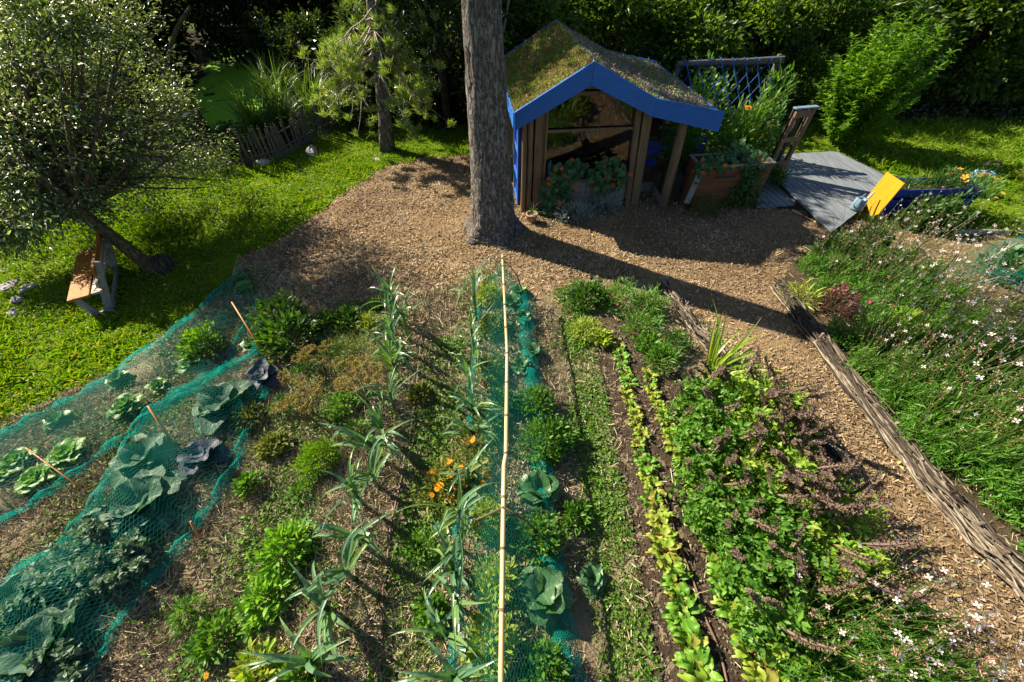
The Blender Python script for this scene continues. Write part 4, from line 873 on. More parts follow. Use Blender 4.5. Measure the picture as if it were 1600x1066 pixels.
# lattice trellis
t = thing('lattice_trellis', 'blue diagonal lattice trellis with a thick grey top rail behind the hut', 'trellis', (4.20, 11.9, 0), R(2))
Geo().tube(bend((-.05, 0, 2.33), (2.62, 0, 2.40), 7, .02), [.06, .065, .07, .07, .075, .08, .085], 9).build('top_rail', M['oldwood'], t)
for xx in (.02, 2.52): Geo().beam((xx, .05, 0), (xx, .05, 2.5 if xx > 1 else 2.32), .09, .09, (0, 1, 0)).build('post', M['oldwood'], t)
sl_ = [[], []]; W_, z0_, z1_ = 2.55, 1.15, 2.46
for q, sgn in enumerate((1, -1)):
    for i in range(-6, 14):
        a0 = i*.30; pts = []
        dx = sgn*(z1_-z0_)*.62; xa, xb = a0 - (0 if sgn < 0 else dx) + (0 if sgn > 0 else 0), 0
        xa = a0; xb = a0 - dx; ta, tb = 0.0, 1.0
        for lo_, hi_ in ((0, W_),):
            if xa != xb:
                t0, t1 = sorted(((lo_-xa)/(xb-xa), (hi_-xa)/(xb-xa))); ta = max(ta, t0); tb = min(tb, t1)
        if tb - ta < .12: continue
        A = (xa + (xb-xa)*ta, -.05 - .022*q, z0_ + (z1_-z0_)*ta); B = (xa + (xb-xa)*tb, -.05 - .022*q, z0_ + (z1_-z0_)*tb)
        Geo().beam(A, B, .018, .034 if q == 0 else .016, (0, 1, 0)).build('slat', M['blue' if q == 0 else 'deepblue'], t)
def meadowbush(lb, loc, rx, rz_, N, lm, key=None, nf=0, T=NAL, lo=.1, hi=.2, name='flowering_plant', ry=None, group=None, sc=(.8, 1.3), **kw):
    t = bush(name, lb, 'plant', loc, rx, rz_, N, T, lm, lo, hi, group, ry=ry, **kw)
    if nf:
        d = rdir(nf, .1, 1); d[:, 1] -= .25; P = d*np.array((rx, ry or rx, rz_))*RNG.uniform(.9, 1.1, (nf, 1)) + (0, 0, .08); g = Geo()
        for p in P: g.tube(bend((p[0]*.03, p[1]*.03, .02), p, 5, .02), .004, 4)
        g.build('flower_stem', M['leafstem'], t); blooms(t, key, P, None, sc)
    return t
meadowbush('tall plant with yellow heads beside the right eave of the turf roof', (4.55, 11.0, 0), .40, 2.1, 700, L['green'], 'sun', 7, name='sunflower_plant', lo=.1, hi=.2, T=OVL)
meadowbush('sunlit leafy plant growing behind the blue lattice', (5.4, 12.5, 0), .95, 2.0, 1300, L['green'], 'sun', 4, T=OVL, lo=.09, hi=.19, ry=.35)
meadowbush('dense feathery plant with red brown flowers between lattice and brown planter', (5.75, 10.5, 0), .58, 1.8, 1900, L['green'], 'rud', 9, lo=.10, hi=.24)
meadowbush('dark leafy plant between the lattice and the upright pallet', (6.15, 10.6, 0), .50, 1.95, 1500, L['dkgreen'], 'rud', 3, lo=.10, hi=.22)
meadowbush('tall grassy plant around the right post of the blue lattice', (6.75, 11.6, 0), .45, 2.1, 900, L['green'], None, 0, lo=.14, hi=.30)
meadowbush('low dark plant close behind the brown planter', (5.35, 10.0, 0), .36, 1.15, 700, L['dkgreen'], 'norange', 4, T=OVL)
t = thing('upright_pallet', 'wooden pallet frame standing upright beside the deck', 'pallet', (6.72, 10.35, 0), R(12))
for xx in (-.02, .42): Geo().beam((xx, 0, 0), (xx+.05, 0, 1.78), .10, .05, (0, 1, 0)).build('upright', M['brownwood'], t)
for zz, hh in ((.42, .30), (1.10, .12), (1.68, .16)): Geo().beam((-.03, -.04, zz), (.44, -.04, zz), .025, hh).build('crossboard', M['brownwood'], t)
Geo().box(-.08, .53, -.06, .07, 1.79, 1.82).build('top_board', M['bluegrey'], t); g = Geo()
for xx in (.02, .24, .46): g.beam((xx, .09, 0), (xx, .09, 1.78), .10, .04, (0, 1, 0))
g.build('back_board', M['dark'], t)
bush('deck_plant', 'dark plant in a heap of stones on the deck at the foot of the pallet', 'plant', (6.72, 9.95, .16), .24, .40, 260, OVL, L['dkgreen'], .06, .13)

# ------------------------------------------------------------------ decks
def deck(name, lb, poly, z, dirv, wdt):
    t = thing(name, lb, 'deck', tuple(poly[0]) + (0,)); P = np.array(poly) ; o = P[0]; d = np.array(dirv)/np.linalg.norm(dirv); nr = np.array((-d[1], d[0])); s = (P-o) @ nr; g = Geo(); q = s.min() + wdt/2
    def span(qq):
        ts = []
        for i in range(len(P)):
            a, b = P[i]-o, P[(i+1) % len(P)]-o; sa, sb = a @ nr, b @ nr
            if (sa-qq)*(sb-qq) < 0: k = (qq-sa)/(sb-sa); ts.append((a+(b-a)*k) @ d)
        return (min(ts), max(ts)) if len(ts) >= 2 else None
    while q < s.max():
        hw2 = wdt/2 - .010; A, B = span(q-hw2), span(q+hw2)
        if A and B:
            zz = z + RNG.normal(0, .0025); e = RNG.normal(0, .006, 2)
            V = [(*(nr*(q+sg*hw2) + d*tt), zz + dz) for dz in (-.03, 0) for sg, tt in ((-1, A[0]+e[0]), (1, B[0]+e[0]), (1, B[1]+e[1]), (-1, A[1]+e[1]))]
            g.add(V, [[3, 2, 1, 0], [4, 5, 6, 7], [0, 1, 5, 4], [1, 2, 6, 5], [2, 3, 7, 6], [3, 0, 4, 7]])
        q += wdt
    g.build('planks', M['deckwood'], t); c = P.mean(0)-o; k = Geo(); Q = [(c + (p-o-c)*.97) for p in P]; n = len(Q)
    k.add([(p[0], p[1], 0) for p in Q] + [(p[0], p[1], z-.03) for p in Q], [[i, (i+1) % n, n+(i+1) % n, n+i] for i in range(n)] + [list(range(n, 2*n))]); k.build('frame', M['dark'], t)
deck('wooden_deck', 'large weathered grey plank deck behind the flower bed', [at(u, v, .15) for u, v in [(1222, 241), (1306, 236), (1384, 274), (1352, 322), (1300, 362), (1249, 315), (1206, 274)]], .15, (.28, -1.7), .165)
deck('deck_step', 'lower weathered plank platform between the brown planter and the deck', [at(u, v, .06) for u, v in [(1190, 262), (1204, 276), (1250, 320), (1182, 324)]], .06, (.26, -1.7), .165)

# ------------------------------------------------------------------ blue planter with the yellow end
B0 = (8.64, 8.52); t = thing('blue_planter', 'deep blue planter box with a bright yellow end board beside the deck', 'planter', B0 + (0,), R(2))
tag(Geo().beam((-.03, .28, .0), (.05, .28, .86), .58, .035, (1, 0, 0)).build('end_board', M['yellow'], t), 'bright yellow end board')
for zz in (.16, .37, .62): Geo().beam((.0 if zz < .6 else .03, .0, zz), (1.98, .0, zz), .03, .20 if zz < .6 else .18).build('side_board', M['deepblue'], t)
for zz in (.16, .37, .62): Geo().beam((.0 if zz < .6 else .03, .56, zz), (1.98, .56, zz), .03, .20 if zz < .6 else .18).build('side_board', M['deepblue'], t)
Geo().beam((2.0, .28, .0), (2.02, .28, .72), .56, .03, (1, 0, 0)).build('end_board', M['deepblue'], t); Geo().box(.06, 1.97, .03, .53, .5, .58).build('soil', M['tilled'], t)
def bl(x, y, z): return (B0[0]+x, B0[1]+y, z)
meadowbush('bushy marigolds with orange and red heads in the far end of the blue planter', bl(1.35, .35, .56), .46, .40, 900, L['dkgreen'], 'norange', 8, lo=.05, hi=.12, ry=.32)
meadowbush('yellow flowered plant spilling over the right end of the blue planter', bl(1.95, .12, .50), .42, .42, 800, L['green'], 'yel', 13, lo=.05, hi=.12, sc=(.9, 1.5))
meadowbush('low grey green herb in the yellow end of the blue planter', bl(.55, .3, .56), .40, .22, 420, L['dkgreen'], None, 0, lo=.04, hi=.1, ry=.24)
meadowbush('magenta flowered plant at the back corner of the blue planter', bl(2.05, .52, .5), .25, .42, 260, L['dkgreen'], 'mag', 3, lo=.05, hi=.11)
bush('bramble_bush', 'dark leafy bush covering the front of the blue planter', 'bush', (9.55, 8.15, 0), .75, .62, 1500, OVL, L['dkgreen'], .06, .14, ry=.35)
t = thing('watering_can', 'dull blue grey watering can beside the yellow end board on the deck edge', 'watering can', at(1337, 326, .17) + (.17,), R(25)); Geo().lathe([(0, 0), (.13, 0), (.135, .02), (.12, .24), (.10, .26), (.09, .25), (.1, .2), (0, .2)], 14).build('body', M['bluegrey'], t, True)
Geo().tube([(.12, 0, .06), (.24, 0, .18), (.34, 0, .34)], [.03, .022, .018], 7).build('spout', M['bluegrey'], t); Geo().tube([(-.11, 0, .06), (-.22, 0, .16), (-.17, 0, .29), (0, 0, .36), (.08, 0, .27)], .012, 6).build('handle', M['bluegrey'], t)
t = thing('handled_container', 'blue grey container with a black loop handle on the lawn behind the planter', 'container', (11.75, 9.75, 0), R(-10)); g = Geo(); g.box(-.20, .20, -.13, .13, .02, .50); g.build('body', M['bluegrey'], t); Geo().box(-.17, .17, -.11, .11, .504, .56).build('lid', M['cyan'], t); Geo().lathe([(0, 0), (.05, 0), (.05, .05), (0, .05)], 10, (.02, 0, .562)).build('cap', M['black'], t)
Geo().tube([(-.16, 0, .54), (-.15, 0, .76), (-.10, 0, .80), (.12, 0, .80), (.17, 0, .76), (.18, 0, .54)], .020, 7).build('handle', M['black'], t)
t = thing('timber_edging', 'long grey round timber edging the lawn at the right', 'edging', at(1482, 366) + (0,)); x0, y0 = at(1482, 366); x1, y1 = at(1640, 367); Geo().tube(bend((0, 0, .05), (x1-x0, y1-y0, .05), 9, .02), .065, 8, jit=.05).build('log', M['greywood'], t)
t = thing('striped_stick', 'thin yellow stick with a red band on the chips in front of the deck', 'stick', at(1237, 330) + (.03,)); x0, y0 = at(1237, 330); x1, y1 = at(1281, 353); Geo().tube([(0, 0, 0), ((x1-x0)*.35, (y1-y0)*.35, 0)], .018, 6).build('end', M['bamboo'], t); Geo().tube([((x1-x0)*.36, (y1-y0)*.36, 0), ((x1-x0)*.46, (y1-y0)*.46, 0)], .019, 6).build('band', L['redf'], t); Geo().tube([((x1-x0)*.47, (y1-y0)*.47, 0), (x1-x0, y1-y0, 0)], .018, 6).build('end', M['bamboo'], t)

# ------------------------------------------------------------------ vegetables
def at2(u, v): p = at(u, v, .05); return (p[0], p[1], gz(*p))
def cab_leaf(Ln, W, curl, wave, n=6, m=5, cup=.25):
    """broad cabbage leaf starting at origin along +y, rising then curling out"""
    V = []; U = []; ph = RNG.uniform(0, 6)
    for i in range(n+1):
        t = i/n; hw_ = W/2 * (.22 + .78*math.sin(math.pi*min(.86, .12 + .80*t))**.8) * (1 if t < .9 else .8)
        for k in range(m):
            q = 2*k/(m-1) - 1
            y = Ln*(t - .06*q*q*(t > .8)); z = Ln*(.55*t - curl*t*t) + cup*abs(q)**1.6*hw_ + wave*Ln*math.sin(ph + 9*t + 2.5*q)*abs(q)*t*1.3
            V.append((q*hw_, y, z)); U.append((.5 + .5*q, t))
    F = [[i*m+k, i*m+k+1, (i+1)*m+k+1, (i+1)*m+k] for i in range(n) for k in range(m-1)]
    return np.array(V), np.array(F), np.array(U)
def rotz(V, a, tilt=0.0):
    c, s = math.cos(tilt), math.sin(tilt); V = V.copy(); y, z = V[:, 1].copy(), V[:, 2].copy(); V[:, 1] = y*c - z*s; V[:, 2] = y*s + z*c
    c, s = math.cos(a), math.sin(a); x, y = V[:, 0].copy(), V[:, 1].copy(); V[:, 0] = x*c - y*s; V[:, 1] = x*s + y*c; return V
def cabbage(mat, name='cabbage', n=14, r=.42, wave=.07, head=True):
    t = thing(name, '', name.split('_')[-1])
    for i in range(n):
        a = i*2.4 + RNG.uniform(-.2, .2); k = i/n; V, F, U = cab_leaf(r*(1-.30*k)*RNG.uniform(.85, 1.1), r*.86*(1-.2*k), .75-.35*k, wave, cup=.2+.25*k)
        Geo().add(rotz(V, a, .02+.75*k) + (0, 0, .03+.05*k), F, 0, U).build('outer_leaf', mat, t, True)
    if head:
        for i in range(9):
            k = i/9; hr = r*(.50 - .16*k); V, F, U = cab_leaf(hr*1.15, hr*1.35, .95, wave*.8, 6, 7, .55)
            V = rotz(V - (0, hr*.45, 0), i*2.4, .55 + .75*k); Geo().add(V + (0, 0, .10 + .05*k), F, 0, U).build('inner_leaf', mat, t, True)
    return t
CB = [cabbage(L['cabbage']) for _ in range(2)]; CR = cabbage(L['redcab'], 'purple_cabbage', 9, .33, .06); BR = [cabbage(L['broc'], 'brassica', 15, .29, .09, False) for _ in range(2)]
for i, (u, v, s, lb) in enumerate([(362, 643, 1.15, 'large blue green cabbage at the right edge of the left net'), (236, 722, 1.05, 'blue green cabbage at the top end of the large left net'), (240, 798, 1.25, 'biggest cabbage under the middle of the large left net'),
    (42, 945, .95, 'cabbage under the net at the left picture edge above the smooth leaved one'), (95, 1015, 1.2, 'smooth broad leaved cabbage in the lower left corner under the net'), (20, 1050, .8, 'cabbage cut by the lower left corner of the picture'), (160, 830, .75, 'cabbage at the left edge of the large left net')]):
    copy_tree(CB[i % 2], lb, at2(u, v), i*1.7, s, 'cabbages under the left net')
for i, (u, v, s, lb) in enumerate([(328, 722, 1.05, 'purple blue cabbage at the right hem of the large left net'), (416, 596, .95, 'purple cabbage at the foot of the leaning orange cane')]): copy_tree(CR, lb, at2(u, v), i*2, s, 'purple cabbages')
for i, (u, v, s, lb) in enumerate([(842, 772, 1.1, 'curly leaved cabbage in the middle of the long net tunnel'), (845, 930, 1.25, 'largest leafy brassica at the lower end of the long net tunnel'), (812, 462, .8, 'brassica at the far tip of the long net tunnel'), (800, 480, .8, 'second brassica from the far tip of the net tunnel'), (818, 505, .75, 'third brassica from the far tip of the net tunnel'),
    (832, 556, .8, 'small brassica against the right hem of the net tunnel'), (815, 580, .75, 'brassica beside the pole halfway to the curly cabbage'), (925, 905, .65, 'dark brassica outside the right hem of the net tunnel'), (190, 596, .7, 'dark brassica at the left edge of the upper left net'), (95, 660, .7, 'dark brassica lying under the left net edge beside the lawn'), (790, 520, .6, 'smallest brassica beside the far end of the pole'),
    (400, 545, .7, 'dark brassica at the top of the cabbage row by the leaning cane')]): copy_tree(BR[i % 2], lb, at2(u, v), i*1.3, s, 'leafy brassicas')
def kale(lb, loc, s):
    t = thing('kale', lb, 'kale', loc, RNG.uniform(0, 6)); st = Geo()
    for i in range(9):
        a = i*2.4; e = RNG.uniform(.5, 1.1); Ln = .42*s; tip = np.array((math.cos(a)*math.cos(e), math.sin(a)*math.cos(e), math.sin(e)))*Ln; b = bend((0, 0, .02), tip, 5, .02); st.tube(b, .012, 5)
        N = 120; k = RNG.uniform(.3, 1, N); P = np.stack([np.interp(k*4, range(5), b[:, j]) for j in range(3)], 1) + RNG.normal(0, .034*s, (N, 3)); Geo().scatter(leafN(.9, 2, .2, .5), frames(rdir(N, -.2, 1) + tip, None, RNG.uniform(.035, .08, N)), P).build('frilly_leaf', L['kale'], t)
    st.build('stem', L['kale'], t)
for u, v, s, lb in [(182, 868, 1.1, 'pale curly kale in the sun under the large left net'), (140, 893, .95, 'curly kale between the two cabbages at the left under the net'), (205, 900, .9, 'curly kale nearest the right hem of the left net'), (30, 995, .9, 'frilly pale kale at the left picture edge'), (110, 1058, .8, 'pale kale at the bottom edge under the left net')]: kale(lb, at2(u, v), s)
def lettuce(mat, n=26, r=.2, name='lettuce'):
    t = thing(name, '', name.split('_')[-1]); 
    for i in range(n):
        k = i/n; V, F, U = cab_leaf(r*(1.05-.5*k)*RNG.uniform(.85, 1.1), r*(.9-.3*k), .6-.3*k, .10, 5, 5, .15); Geo().add(rotz(V, i*2.4, .25+1.0*k) + (0, 0, .01), F, 0, U).build('leaf', mat, t, True)
    return t
LT = [lettuce(L['lettuce']), lettuce(L['green'], 24, .2)]
for i, (u, v, s, k, lb) in enumerate([(62, 752, 1.15, 0, 'palest lettuce in the sun at the lower end of the lettuce row'), (112, 715, 1.25, 0, 'lettuce just above the palest one in the left net'), (205, 640, 1.25, 1, 'bushy green lettuce beside the short orange cane'), (250, 606, .8, 1, 'small lettuce in the middle of the upper left net'), (300, 572, 1.0, 1, 'lettuce at the lower side of the tall leafy clump'), (28, 722, 1.1, 1, 'green lettuce at the left picture edge beside the net hem'), (8, 740, .9, 0, 'lettuce cut by the left picture edge'), (382, 452, 1.0, 0, 'sunlit leafy plant at the top end of the left net'), (375, 440, .9, 1, 'dark lettuce at the very top end of the left net')]):
    copy_tree(LT[k], lb, at2(u, v), i*1.1, s, 'lettuces in the left net')
bush('celery_plant', 'tall bright leafy clump at the upper end of the lettuce row', 'plant', at2(325, 550), .30, .42, 700, OVL, L['green'], .05, .10)
# curly parsley and other leafy plants between the rows
bush('parsley', 'bright yellow green curly parsley clump beside the left leek row', 'parsley', at2(503, 724), .26, .34, 2600, TIN, L['parsley'], .02, .045)
bush('leafy_herb', 'tall bright leafy herb at the left of the lower leeks', 'herb', at2(455, 862), .26, .30, 420, leafN(.42, 3, .3, .25), L['lettuce'], .06, .12, up=.7)
bush('leafy_herb', 'lower spreading leafy herb nearest the orange soil patch', 'herb', at2(420, 940), .24, .18, 280, leafN(.4, 3, .3, .25), L['lettuce'], .06, .13)
bush('leafy_herb', 'small leafy herb at the bottom edge below the two larger herbs', 'herb', at2(410, 1055), .2, .18, 160, leafN(.4, 3, .3, .25), L['yelgreen'], .07, .13)
bush('leafy_weed', 'dark green potato like plant in shade above the dry umbels', 'plant', at2(455, 535), .52, .42, 900, OVL, L['dkgreen'], .06, .13)
bush('leafy_weed', 'second dark leafy plant close above the purple cabbage and cane', 'plant', at2(440, 500), .38, .34, 500, OVL, L['dkgreen'], .06, .12)
bush('leafy_weed', 'small dark leafy plant at the edge of the chips above the dry umbels', 'plant', at2(513, 508), .2, .2, 220, OVL, L['dkgreen'], .05, .1)
bush('leafy_weed', 'small light plant at the edge of the chips left of the far leeks', 'plant', at2(582, 512), .18, .26, 260, NAL, L['yelgreen'], .05, .1)
bush('fennel', 'feathery green fennel between the dry umbels and the far leeks', 'fennel', at2(560, 565), .34, .55, 900, leafN(.10, 1, .1, .1), L['dill'], .06, .14)
def umbels(lb, loc, n, hgt, r, stm):
    t = thing('seeding_dill', lb, 'dill', loc); st = Geo(); g = Geo()
    for i in range(n):
        a = RNG.uniform(0, 6.28); q = r*math.sqrt(RNG.uniform(0, 1)); top = np.array((q*math.cos(a), q*math.sin(a), hgt*RNG.uniform(.65, 1.05))); st.tube(bend((q*.25*math.cos(a), q*.25*math.sin(a), 0), top, 6, .02), np.linspace(.008, .004, 6), 4)
        u = Geo(); m = 11
        for k in range(m):
            b = 6.28*k/m; e = top + np.array((.065*math.cos(b), .065*math.sin(b), .05)); u.tube([top, e], .002, 3, cap=False); u.scatter(TIN, frames(rdir(9), None, .018), e + RNG.normal(0, .012, (9, 3)))
        u.build('seed_head', L['dry'], t)
    st.build('stems', stm, t)
umbels('brown dry dill with seed heads in the left bed', at2(487, 650), 15, .70, .33, M['brownstem']); umbels('yellowish seeding dill between the brown one and the far leeks', at2(580, 625), 20, .72, .36, M['leafstem']); umbels('few yellow seed heads in front of the dark leafy plant', at2(510, 590), 8, .75, .25, M['brownstem'])
# weeds between the rows
for i, (u, v, m, r_, lb) in enumerate([(545, 505, 'dkgreen', .26, 'dark weed tuft between the dark leafy plants and the far leeks'), (480, 590, 'dkgreen', .24, 'weed tuft between the purple cabbage and the brown dill'), (540, 640, 'green', .22, 'green weed tuft between the two seeding dills'), (610, 560, 'green', .2, 'weed tuft at the left foot of the far leeks'), (655, 620, 'dill', .16, 'pale weed tuft on the green strip right of the brown hose'), (450, 640, 'dkgreen', .2, 'dark weed tuft left of the brown dill'), (430, 700, 'dill', .18, 'straw coloured weed tuft between the left net and the parsley'), (475, 770, 'green', .13, 'small weed below the parsley clump'), (395, 760, 'green', .14, 'small weed right of the left net hem'), (560, 680, 'green', .16, 'weed tuft beside the parsley clump'), (340, 1000, 'green', .2, 'weed tuft in the dark straw right of the lower net corner'), (300, 960, 'green', .15, 'small weed close to the lower net corner'), (480, 1060, 'green', .16, 'weed tuft at the bottom edge left of the lowest leek'), (660, 860, 'green', .16, 'weed tuft on the green strip right of the lower brown hose'), (675, 960, 'green', .14, 'lower weed tuft on the green strip left of the net tunnel'), (395, 660, 'dill', .2, 'dry weed tuft at the right hem of the cabbage net'), (590, 480, 'dkgreen', .15, 'low weed at the edge of the chips beside the far leeks'), (520, 560, 'dkgreen', .3, 'spreading dark weed behind the seeding dills')]):
    bush('weed_tuft', lb, 'weed', at2(u, v), r_, r_*.9, int(1500*r_), NAL if i % 2 else OVL, L[m], .04, .10, 'weeds between the left rows')
# leeks
def leek(h, n, Lf, W):
    t = thing('leek', '', 'leek'); Geo().tube([(0, 0, -.02), (.005, 0, h*.5), (0, .01, h)], [.022, .019, .022], 7).build('stem', L['leek'], t, True)
    for i in range(n):
        s = 1 if i % 2 else -1; az = (0 if s > 0 else math.pi) + RNG.normal(0, .38); k = i/n
        V, F, U = strap(Lf*RNG.uniform(.7, 1.1)*(1-.3*abs(k-.5)), W*RNG.uniform(.8, 1.15), 1.5 - .65*(1-k) + RNG.normal(0, .1), RNG.uniform(1.1, 2.6), az, 10, RNG.choice([0, 0, 5, 6]), (0, 0, h*(.45 + .6*k))); Geo().add(V, F, 0, U).build('leaf', L['leek'], t)
    return t
LK = [leek(.28, 12, .66, .038), leek(.36, 11, .64, .033), leek(.22, 14, .72, .044), leek(.45, 10, .55, .027)]
ORD = ['first', 'second', 'third', 'fourth', 'fifth', 'sixth', 'seventh', 'eighth', 'ninth', 'tenth', 'eleventh', 'twelfth', 'thirteenth', 'fourteenth', 'fifteenth', 'sixteenth', 'seventeenth', 'eighteenth', 'nineteenth', 'twentieth', 'twenty first', 'twenty second', 'twenty third', 'twenty fourth', 'twenty fifth', 'twenty sixth', 'twenty seventh', 'twenty eighth', 'twenty ninth', 'thirtieth'] + ['thirty ' + x for x in ('first', 'second', 'third', 'fourth', 'fifth', 'sixth', 'seventh', 'eighth', 'ninth')] + ['fortieth'] + ['forty ' + x for x in ('first', 'second', 'third', 'fourth', 'fifth')]
pp = [(505, 1035, 2, .95), (525, 960, 2, .95), (555, 905, 0, 1.1), (562, 850, 0, 1.0), (570, 792, 1, 1.0), (592, 762, 0, 1.1), (588, 715, 0, 1.15), (606, 690, 2, .95), (618, 640, 1, 1.0), (625, 600, 1, 1.1), (632, 575, 3, 1.1), (622, 548, 3, 1.15), (640, 535, 3, 1.2), (628, 512, 3, 1.25), (618, 500, 3, 1.1)]
for i, (u, v, k, s) in enumerate(pp): copy_tree(LK[k], f'{ORD[i]} leek from the bottom edge in the left leek row along the brown hose', at2(u, v), i*2.1, s*1.15, 'leeks in the left row')
pp = [(715, 1060, 2, .9), (705, 1000, 0, .95), (718, 950, 1, 1.0), (712, 900, 2, .95), (724, 862, 0, 1.0), (722, 820, 1, 1.1), (735, 760, 3, 1.0), (738, 690, 0, .9), (742, 655, 2, .85), (735, 610, 1, 1.05), (745, 575, 0, .9), (738, 540, 1, 1.0), (744, 505, 3, 1.2), (742, 480, 3, 1.2)]
for i, (u, v, k, s) in enumerate(pp): copy_tree(LK[k], f'{ORD[i]} leek from the bottom edge in the row left of the long net tunnel', at2(u, v), i*2.7, s*1.15, 'leeks beside the net tunnel')
# calendula
for i, (u, v, n, lb) in enumerate([(735, 735, 13, 'orange flowering calendula in the middle of the leek row by the net'), (705, 752, 7, 'calendula with orange blooms left of the leek row on the green strip'), (745, 705, 8, 'calendula nearest the bamboo pole with orange blooms'), (690, 775, 5, 'lowest calendula reaching over the green strip')]):
    meadowbush(lb, at2(u, v), .26, .30, 260, L['dill'], 'cal', n, leafN(.22, 2, .3, .1), .06, .14, 'calendula', group='calendula plants by the net tunnel', sc=(.7, 1.25))
for u, v, lb in [(328, 1056, 'single yellow calendula flower in the weeds at the bottom edge'), (372, 1052, 'single small orange calendula flower beside the yellow one')]:
    t = thing('calendula', lb, 'flower', at2(u, v)); Geo().tube([(0, 0, 0), (.01, 0, .10)], .004, 4).build('stem', M['leafstem'], t); blooms(t, 'yel' if u < 350 else 'cal', [(.01, 0, .11)], None, (.9, 1.2))
# plants under the net tunnel
for u, v, r_, h_, m, lb in [(845, 700, .34, .36, 'green', 'bushy celery leaved plant sticking through the right hem of the tunnel'), (868, 690, .28, .28, 'green', 'spreading green plant outside the right hem of the net tunnel'), (835, 640, .26, .3, 'green', 'green leafy plant in the tunnel above the celery leaved one'), (842, 845, .26, .26, 'green', 'broad leafy plant between the two large brassicas in the tunnel'), (790, 640, .2, .22, 'dkgreen', 'small plant right of the pole in the tunnel'), (765, 820, .20, .34, 'yelgreen', 'uppermost pale pepper plant left of the pole'), (775, 915, .22, .36, 'yelgreen', 'pale pepper plant left of the pole in the middle of the three'), (770, 1010, .25, .36, 'yelgreen', 'lowest pale pepper plant left of the pole'),
    (765, 470, .22, .3, 'yelgreen', 'pale leafy plant at the far tip left of the pole'), (770, 520, .24, .28, 'dill', 'light weed under the net left of the pole near its far end'), (768, 585, .22, .25, 'dill', 'light weed in the tunnel left of the pole beside the third leeks'), (850, 1050, .22, .2, 'green', 'leafy plant at the bottom edge in the net tunnel'), (765, 670, .2, .22, 'dill', 'light weed in the tunnel next to the calendula'), (900, 560 + 250, .16, .14, 'green', 'small weed tuft outside the right hem of the tunnel')]:
    bush('leafy_plant', lb, 'plant', at2(u, v), r_, h_, int(700*r_/.25), leafN(.42, 2, .25, .2), L[m], .04, .09, 'leafy plants along the net tunnel')
# beet rows
def beet(m):
    t = thing('beet_seedling', '', 'beet'); st = Geo()
    for i in range(11):
        a = i*2.4; e = RNG.uniform(.55, 1.35); d = np.array((math.cos(a)*math.cos(e), math.sin(a)*math.cos(e), math.sin(e))); p = d*RNG.uniform(.04, .10); st.tube([(0, 0, 0), p], .004, 4); V, F, U = cab_leaf(RNG.uniform(.08, .135), RNG.uniform(.05, .08), RNG.uniform(.3, .9), .20, 7, 5, .3); Geo().add(rotz(V, a - math.pi/2, RNG.uniform(-.2, .6)) + p, F, 0, U).build('leaf', m, t, True)
    st.build('stems', M['redstem'], t); return t
BT = [beet(L['yelgreen']), beet(L['yelgreen']), beet(L['lettuce'])]
for row, (x0, x1, ya, yb, n, nm) in enumerate([(1.73, 1.74, .1, 4.35, 30, 'left'), (2.34, 2.10, .1, 3.75, 26, 'right')]):
    for i in range(n):
        k = i/(n-1); y = ya + (yb-ya)*k; x = x0 + (x1-x0)*k + RNG.normal(0, .025); s = (1.30 - .50*min(1, k*1.6))*RNG.uniform(.8, 1.15)
        copy_tree(BT[RNG.integers(0, 3)], f'{ORD[i]} young beet from the bottom edge in the {nm} beet row', (x, y, gz(x, y)+.01), RNG.uniform(0, 6), s, f'young beets in the {nm} row')
        if k < .42 and RNG.uniform() < .0: pass
# soaker hoses
def hose(name, lb, pts, r, mat):
    P = [np.array(at2(*p)) + (0, 0, r + .02) for p in pts]; q = np.array(P); k = np.linspace(0, len(q)-1, 40); C = np.stack([np.interp(k, range(len(q)), q[:, j]) for j in range(3)], 1); C[:, 0] += .012*np.sin(k*5); C[:, 2] = [gz(*c[:2]) + r + .012 + .01*abs(math.sin(7*i)) for i, c in enumerate(C)]
    tag(Geo().tube(C, r, 6).build(name, mat, None, True), lb, 'hose')
hose('soaker_hose', 'brown soaker hose along the right side of the left leek row', [(660, 505), (655, 580), (640, 690), (620, 780), (605, 870), (598, 960), (592, 1090)], .014, M['hose'])
hose('soaker_hose', 'reddish brown soaker hose running between the two beet rows', [(962, 545), (985, 620), (1010, 700), (1042, 800), (1075, 900), (1110, 990), (1140, 1090)], .013, M['hose'])

# ------------------------------------------------------------------ nets, poles, canes
def drape(name, lb, rows, mat, sag=None):
    """rows: list of polylines (m,3) along the length -> net sheet with uv in metres"""
    A = np.array(rows); n, m = A.shape[:2]; U = np.zeros((n, m, 2)); U[1:, :, 1] = np.cumsum(np.linalg.norm(np.diff(A, axis=0), axis=2), 0); U[:, 1:, 0] = np.cumsum(np.linalg.norm(np.diff(A, axis=1), axis=2), 1); U[:, :, 1] = U[:, :1, 1]
    idx = np.arange(n*m).reshape(n, m); F = np.stack([idx[:-1, :-1], idx[:-1, 1:], idx[1:, 1:], idx[1:, :-1]], 2).reshape(-1, 4)
    o = Geo().add(A.reshape(-1, 3), F, 0, U.reshape(-1, 2)).build(name, mat, None, True)
    return o
PX = lambda y: -.165 + .10*np.clip((5.7 - y)/2.2, 0, 1) - .02*(y < 2)
t = thing('net_tunnel', 'long ridge net tunnel of green mesh hung over a bamboo pole', 'net', (0, 0, 0)); rowsL, rowsR = [], []; HR = .93
